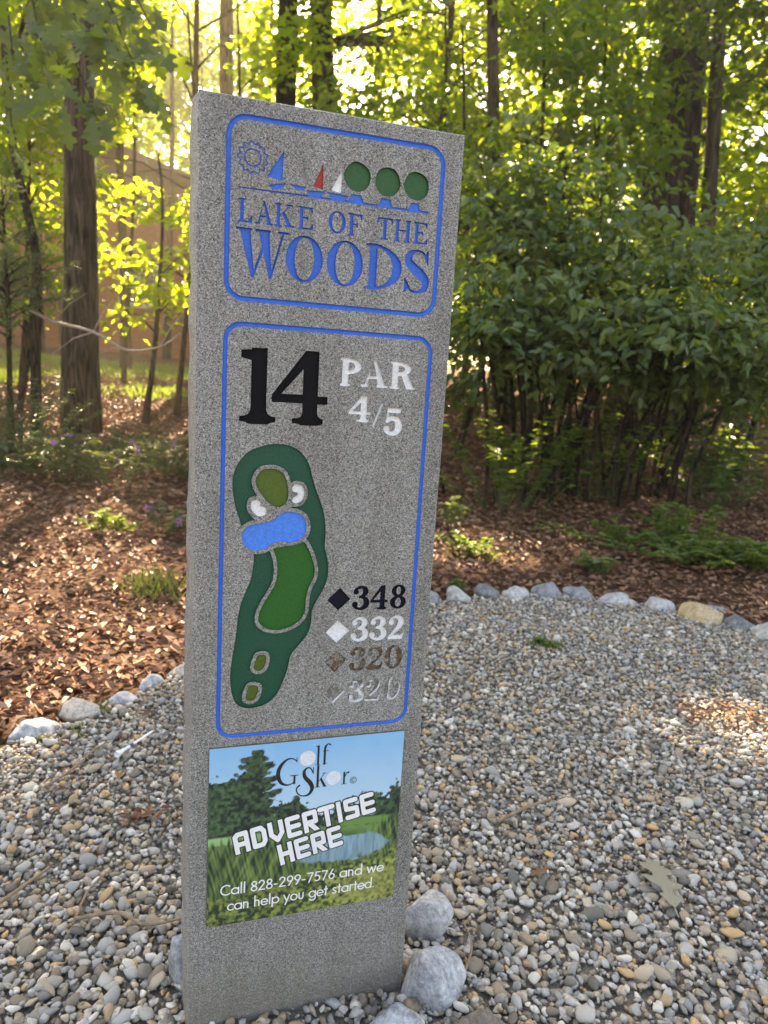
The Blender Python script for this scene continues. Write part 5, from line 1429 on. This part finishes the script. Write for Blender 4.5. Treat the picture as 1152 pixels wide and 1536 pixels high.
boulder("pale smooth rock farthest back of the three beside the post foot", .125, 1.165, .105, .10, .125, .3, "white", 21.3, .3, .85, group=PB)
boulder("bluish white angular rock between the pale and the corner one at the post foot", .125, 1.03, .115, .11, .145, .3, "blue", 26.3, .33, .75, group=PB)
boulder("blue-white rock lying in front of the lower corner of the sign post", .045, .905, .135, .10, .11, .2, "blue", 23.1, .35, .95, group=PB)
boulder("grey-blue rock wedged against the rough side of the sign post", -.275, 1.03, .075, .10, .145, .2, "grey", 24.9, .33, .6, group=PB)
boulder("brown weathered rock in the gravel near the post foot", .205, .945, .105, .085, .07, .1, "brown", 25.5, .35, .5, group=PB)

# ------------------------------------------------------------------ pebbles
def pebble_mat():
    m, t, N, L, B = nt("river_pebble")
    rnd = island_random(N, L)
    pal = [(0.395, 0.383, 0.35), (0.234, 0.219, 0.192), (0.566, 0.525, 0.452), (0.288, 0.27, 0.233), (0.448, 0.332, 0.206), (0.48, 0.464, 0.433), (0.202, 0.173, 0.135), (0.352, 0.286, 0.206), (0.694, 0.648, 0.564), (0.352, 0.342, 0.321), (0.256, 0.214, 0.164), (0.544, 0.454, 0.336), (0.427, 0.413, 0.387), (0.566, 0.383, 0.201), (0.276, 0.255, 0.215), (0.709, 0.672, 0.605), (0.33, 0.321, 0.303), (0.416, 0.352, 0.266), (0.175, 0.163, 0.14), (0.48, 0.459, 0.405), (0.309, 0.26, 0.196), (0.373, 0.347, 0.299), (0.523, 0.495, 0.46), (0.48, 0.403, 0.312)]
    r = ramp(N, [(i / len(pal), c) for i, c in enumerate(pal)], 'CONSTANT'); L.new(rnd, r.inputs[0])
    oc = objcoord(N)
    n = noise_node(N, L, 130, 5, .7, oc)
    k = ramp(N, [(.30, (.5, .49, .47)), (.5, (.92, .91, .9)), (.68, (1.15, 1.15, 1.14))]); L.new(n.outputs[0], k.inputs[0])
    L.new(mixc(N, L, 1.0, r.outputs[0], k.outputs[0], 'MULTIPLY'), B.inputs["Base Color"])
    B.inputs["Roughness"].default_value = .75; B.inputs["Specular IOR Level"].default_value = .35
    bump(N, L, n.outputs[0], .0015, .4, B)
    return m
PEB = pebble_mat()
def ico(sub):
    bm = bmesh.new(); bmesh.ops.create_icosphere(bm, subdivisions=sub, radius=1)
    V = np.array([v.co[:] for v in bm.verts]); F = np.array([[v.index for v in f.verts] for f in bm.faces]); bm.free(); return V, F
def peb_shape(V, seed):
    out = []
    for p in V:
        q = Vector(p); f = 1 + .30 * noise.noise(q * 1.0 + Vector((seed * 3.3, 1, 2))) + .20 * noise.noise(q * 2.2 + Vector((1, seed * 2.1, 4)))
        q = q * f
        for c in range(6):
            nrm = Vector((math.sin(seed * 5.1 + c * 2.2), math.cos(seed * 2.7 + c * 1.3), math.sin(seed * 1.3 + c * 4.1))).normalized()
            e = q.dot(nrm) - .62
            if e > 0: q -= nrm * e * .9
        out.append(q[:])
    return np.array(out)
def rot_mats(n, tilt):
    a = rng.uniform(0, 2 * math.pi, n); ax_, ay_ = rng.normal(0, tilt, n), rng.normal(0, tilt, n)
    ca, sa = np.cos(a), np.sin(a); Rz = np.zeros((n, 3, 3)); Rz[:, 0, 0] = ca; Rz[:, 0, 1] = -sa; Rz[:, 1, 0] = sa; Rz[:, 1, 1] = ca; Rz[:, 2, 2] = 1
    cx, sx = np.cos(ax_), np.sin(ax_); Rx = np.zeros((n, 3, 3)); Rx[:, 0, 0] = 1; Rx[:, 1, 1] = cx; Rx[:, 1, 2] = -sx; Rx[:, 2, 1] = sx; Rx[:, 2, 2] = cx
    cy, sy = np.cos(ay_), np.sin(ay_); Ry = np.zeros((n, 3, 3)); Ry[:, 1, 1] = 1; Ry[:, 0, 0] = cy; Ry[:, 0, 2] = sy; Ry[:, 2, 0] = -sy; Ry[:, 2, 2] = cy
    return Rx @ Ry @ Rz
def gravel():
    step = .0130
    gx, gy = np.meshgrid(np.arange(-1.6, 2.6, step), np.arange(.35, 3.5, step), indexing='ij')
    x = gx.ravel() + rng.uniform(-.6, .6, gx.size) * step; y = gy.ravel() + rng.uniform(-.6, .6, gx.size) * step
    k = (bed_distance(x, y) < -.012) & (np.abs(x + .06 * y - .0) < .62 * y + .45)
    # inside the post nothing lies
    u = (x + .24463) * .95121 + (y - .92488) * .30854; v = -(x + .24463) * .30854 + (y - .92488) * .95121
    k &= ~((u > 0) & (u < .338) & (v > 0) & (v < .115))
    x, y = x[k], y[k]; n = len(x)
    s = .0074 * np.exp(rng.normal(0, .30, n)); s = np.clip(s, .0045, .018)
    sc = np.stack([s * rng.uniform(1.0, 1.5, n), s * rng.uniform(.8, 1.05, n), s * rng.uniform(.5, .85, n)], 1)
    z = .004 + sc[:, 2] * .55 + rng.random(n) * .010
    R = rot_mats(n, .38); shape = rng.integers(0, 12, n)
    d = np.hypot(x, y)
    # sizes in view decide which are single parts
    Pc = np.stack([x, y, z - EYE], 1) @ CAM
    px = 576 + 1077 * Pc[:, 0] / Pc[:, 2]; py = 768 + 1077 * Pc[:, 1] / Pc[:, 2]
    inview = (px > 5) & (px < 1147) & (py < 1530) & (z > np.quantile(z, .45))
    inview &= ~((px > 240) & (px < 690) & (py > 1100) & (px < 640))
    size = np.where(inview, s / Pc[:, 2], 0); big = np.argsort(-size)[:300]
    single = np.zeros(n, bool); single[big] = True
    V1, F1 = ico(2); V0, F0 = ico(1)
    hi = [peb_shape(V1, i + 1.) for i in range(12)]; lo = [peb_shape(V0, i + 1.) for i in range(12)]
    allV, allF, off = [], [], 0
    for near, shapes, F in ((True, hi, F1), (False, lo, F0)):
        for i in range(12):
            q = np.nonzero((shape == i) & ((d < 1.34) == near) & ~single)[0]
            if not len(q): continue
            v = np.einsum('nij,nvj->nvi', R[q], shapes[i][None] * sc[q][:, None, :]) + np.stack([x[q], y[q], z[q]], 1)[:, None, :]
            nv = shapes[i].shape[0]
            allV.append(v.reshape(-1, 3)); allF.append((F[None] + (np.arange(len(q)) * nv)[:, None, None] + off).reshape(-1, 3)); off += len(q) * nv
    m = 14000                                                                   # broken chips and grit between the pebbles
    cx_ = rng.uniform(-1.2, 1.6, m); cy_ = rng.uniform(.5, 2.0, m); kk = (bed_distance(cx_, cy_) < -.01) & (np.abs(cx_) < .62 * cy_ + .3); cx_, cy_ = cx_[kk], cy_[kk]; m = len(cx_)
    cs = .0028 + .0026 * rng.random(m); csc = np.stack([cs * 1.3, cs, cs * .7], 1); Rc = rot_mats(m, .8)
    v = np.einsum('nij,nvj->nvi', Rc, lo[3][None] * csc[:, None, :]) + np.stack([cx_, cy_, .006 + .008 * rng.random(m)], 1)[:, None, :]
    allV.append(v.reshape(-1, 3)); allF.append((F0[None] + (np.arange(m) * len(lo[3]))[:, None, None] + off).reshape(-1, 3)); off += m * len(lo[3])
    o = link("gravel", mesh_np("gravel", np.concatenate(allV), np.concatenate(allF), True), PEB, bed); o["kind"] = "stuff"
    meshes = []
    for i in range(12):
        me = mesh_np("pebble", hi[i], F1, True); me.materials.append(PEB); meshes.append(me)
    for q in big:
        ob = bpy.data.objects.new("pebble", meshes[shape[q]]); COL.objects.link(ob); ob.parent = bed
        m_ = Matrix([list(R[q][r] * sc[q]) + [c] for r, c in zip(range(3), (x[q], y[q], z[q]))] + [[0, 0, 0, 1]])
        ob.matrix_local = m_
gravel()

# ------------------------------------------------------------------ small finds on the gravel
TWIG = plain("dry_twig", (.26, .19, .13), .85, .35, 60, .001, 300)
def twig(label, pts, r):
    q = [p + np.array([0, 0, .005]) for p in spline(pts, 6)]; o = link("twig", mesh_py("twig", *tube_vf(q, np.linspace(r, r * .55, len(q)), 6, .25), True), TWIG)
    tag(o, label, "twig")
twig("straight brown twig on the gravel right of the sign post", [(.30, 1.475, .026), (.37, 1.53, .027), (.443, 1.575, .028)], .0042)
twig("thick pale twig on the gravel far from the post foot", [(-.70, 1.06, .026), (-.65, 1.13, .028), (-.605, 1.235, .027)], .0050)
twig("thin crooked twig on the gravel near the golf tee", [(-.74, 1.50, .026), (-.71, 1.58, .028), (-.70, 1.66, .026), (-.68, 1.71, .028)], .0035)
twig("dark thin twig ending at the rough side of the sign post", [(-.50, 1.11, .026), (-.43, 1.125, .03), (-.37, 1.105, .027), (-.29, 1.135, .03)], .0032)
twig("short upright-lying twig behind the dark thin twig", [(-.50, 1.10, .024), (-.505, 1.18, .028), (-.49, 1.24, .025)], .0028)
twig("thin twig by the rocks at the post foot", [(.18, 1.04, .024), (.20, 1.10, .03), (.19, 1.16, .027)], .0026)
DRY = [litter_mat("dry_oak_leaf", [(.24, .235, .17), (.28, .265, .2)]), litter_mat("red_brown_leaf", [(.19, .10, .055), (.27, .15, .085)])]
def fallen(label, x, y, L, rz, mt, tilt=(0, 0), lob=1.0):
    me = lobed("fallen_oak_leaf", 1.0, .12, lob); o = link("fallen_oak_leaf", me, mt); o.location = (x, y, .031); o.rotation_euler = (tilt[0], tilt[1], rz); o.scale = (L, L, L)
    tag(o, label, "leaf")
fallen("large grey-green lobed oak leaf lying on the gravel", .605, 1.205, .17, -.02, DRY[0], (.12, .22), .8)
fallen("small curled brown leaf on the gravel by the long twig", .395, 1.33, .07, 2.2, DRY[1], (.2, .3), .7)
cl = empty("leaf_cluster", (1.12, 2.1, .02)); tag(cl, "clump of reddish brown needles and leaves on the sunlit gravel", "leaves")
Pn = rng.normal(scale=(.09, .05, .008), size=(90, 3)); An = np.concatenate([rng.normal(size=(90, 2)), rng.normal(scale=.25, size=(90, 1))], 1)
link("needles", leaves_mesh("needles", Pn + np.array([0, 0, .012]), An, rng.normal(scale=.4, size=(90, 3)) + np.array([0, 0, 1.]), .05, .009), DRY[1], cl)["kind"] = "stuff"
cl = empty("leaf_cluster", (-.50, 1.42, .02)); tag(cl, "small clump of brown leaf scraps on gravel near the golf tee", "leaves")
Pn = rng.normal(scale=(.025, .025, .006), size=(16, 3)); An = np.concatenate([rng.normal(size=(16, 2)), rng.normal(scale=.25, size=(16, 1))], 1)
link("scraps", leaves_mesh("scraps", Pn + np.array([0, 0, .012]), An, rng.normal(scale=.4, size=(16, 3)) + np.array([0, 0, 1.]), .03, .014), LITTER, cl)["kind"] = "stuff"
# golf tee: turned profile with a cup, dark band
def golf_tee():
    a = Vector((-.636, 1.66, .028)); b_ = Vector((-.584, 1.79, .031)); ln = (b_ - a).length
    t = empty("golf_tee", a); t.rotation_euler = (b_ - a).to_track_quat('Z', 'Y').to_euler(); tag(t, "white golf tee with blue band lying on the gravel", "golf tee")
    def lathe(prof):
        V, F, s = [], [], 12
        for (z, r) in prof:
            V += [(r * math.cos(2 * math.pi * i / s), r * math.sin(2 * math.pi * i / s), z * ln) for i in range(s)]
        for k in range(len(prof) - 1):
            F += [(k * s + i, k * s + (i + 1) % s, (k + 1) * s + (i + 1) % s, (k + 1) * s + i) for i in range(s)]
        return V, F
    W = plain("white_tee_plastic", (.82, .82, .84), .4, .04); Bm = plain("blue_band", (.04, .06, .2), .45)
    link("cup", mesh_py("cup", *lathe([(.03, .0005), (.03, .006), (0, .0088), (.02, .0092), (.10, .0066), (.20, .0042), (.34, .0034)]), True), W, t)
    link("band", mesh_py("band", *lathe([(.34, .0034), (.35, .0042), (.42, .0042), (.43, .0033)]), True), Bm, t)
    link("shaft", mesh_py("shaft", *lathe([(.43, .0033), (.9, .003), (1.0, .0004)]), True), W, t)
golf_tee()

# ------------------------------------------------------------------ added air volume imitating veiling glare
hz = boxes("glare_veil", [(-325, -320, -3, 325, 330, 22)], None)
hm = bpy.data.materials.new("glare_veil_air"); hm.use_nodes = True
hm.node_tree.nodes.clear()
ho = hm.node_tree.nodes.new("ShaderNodeOutputMaterial"); hv = hm.node_tree.nodes.new("ShaderNodeVolumePrincipled")
hv.inputs["Color"].default_value = (1.0, .90, .68, 1); hv.inputs["Density"].default_value = .0024; hv.inputs["Anisotropy"].default_value = .35
hm.node_tree.links.new(hv.outputs[0], ho.inputs["Volume"])
hz.data.materials.append(hm)
tag(hz, "thin volume added to imitate veiling glare over the wood", "glare_veil", kind="stuff")
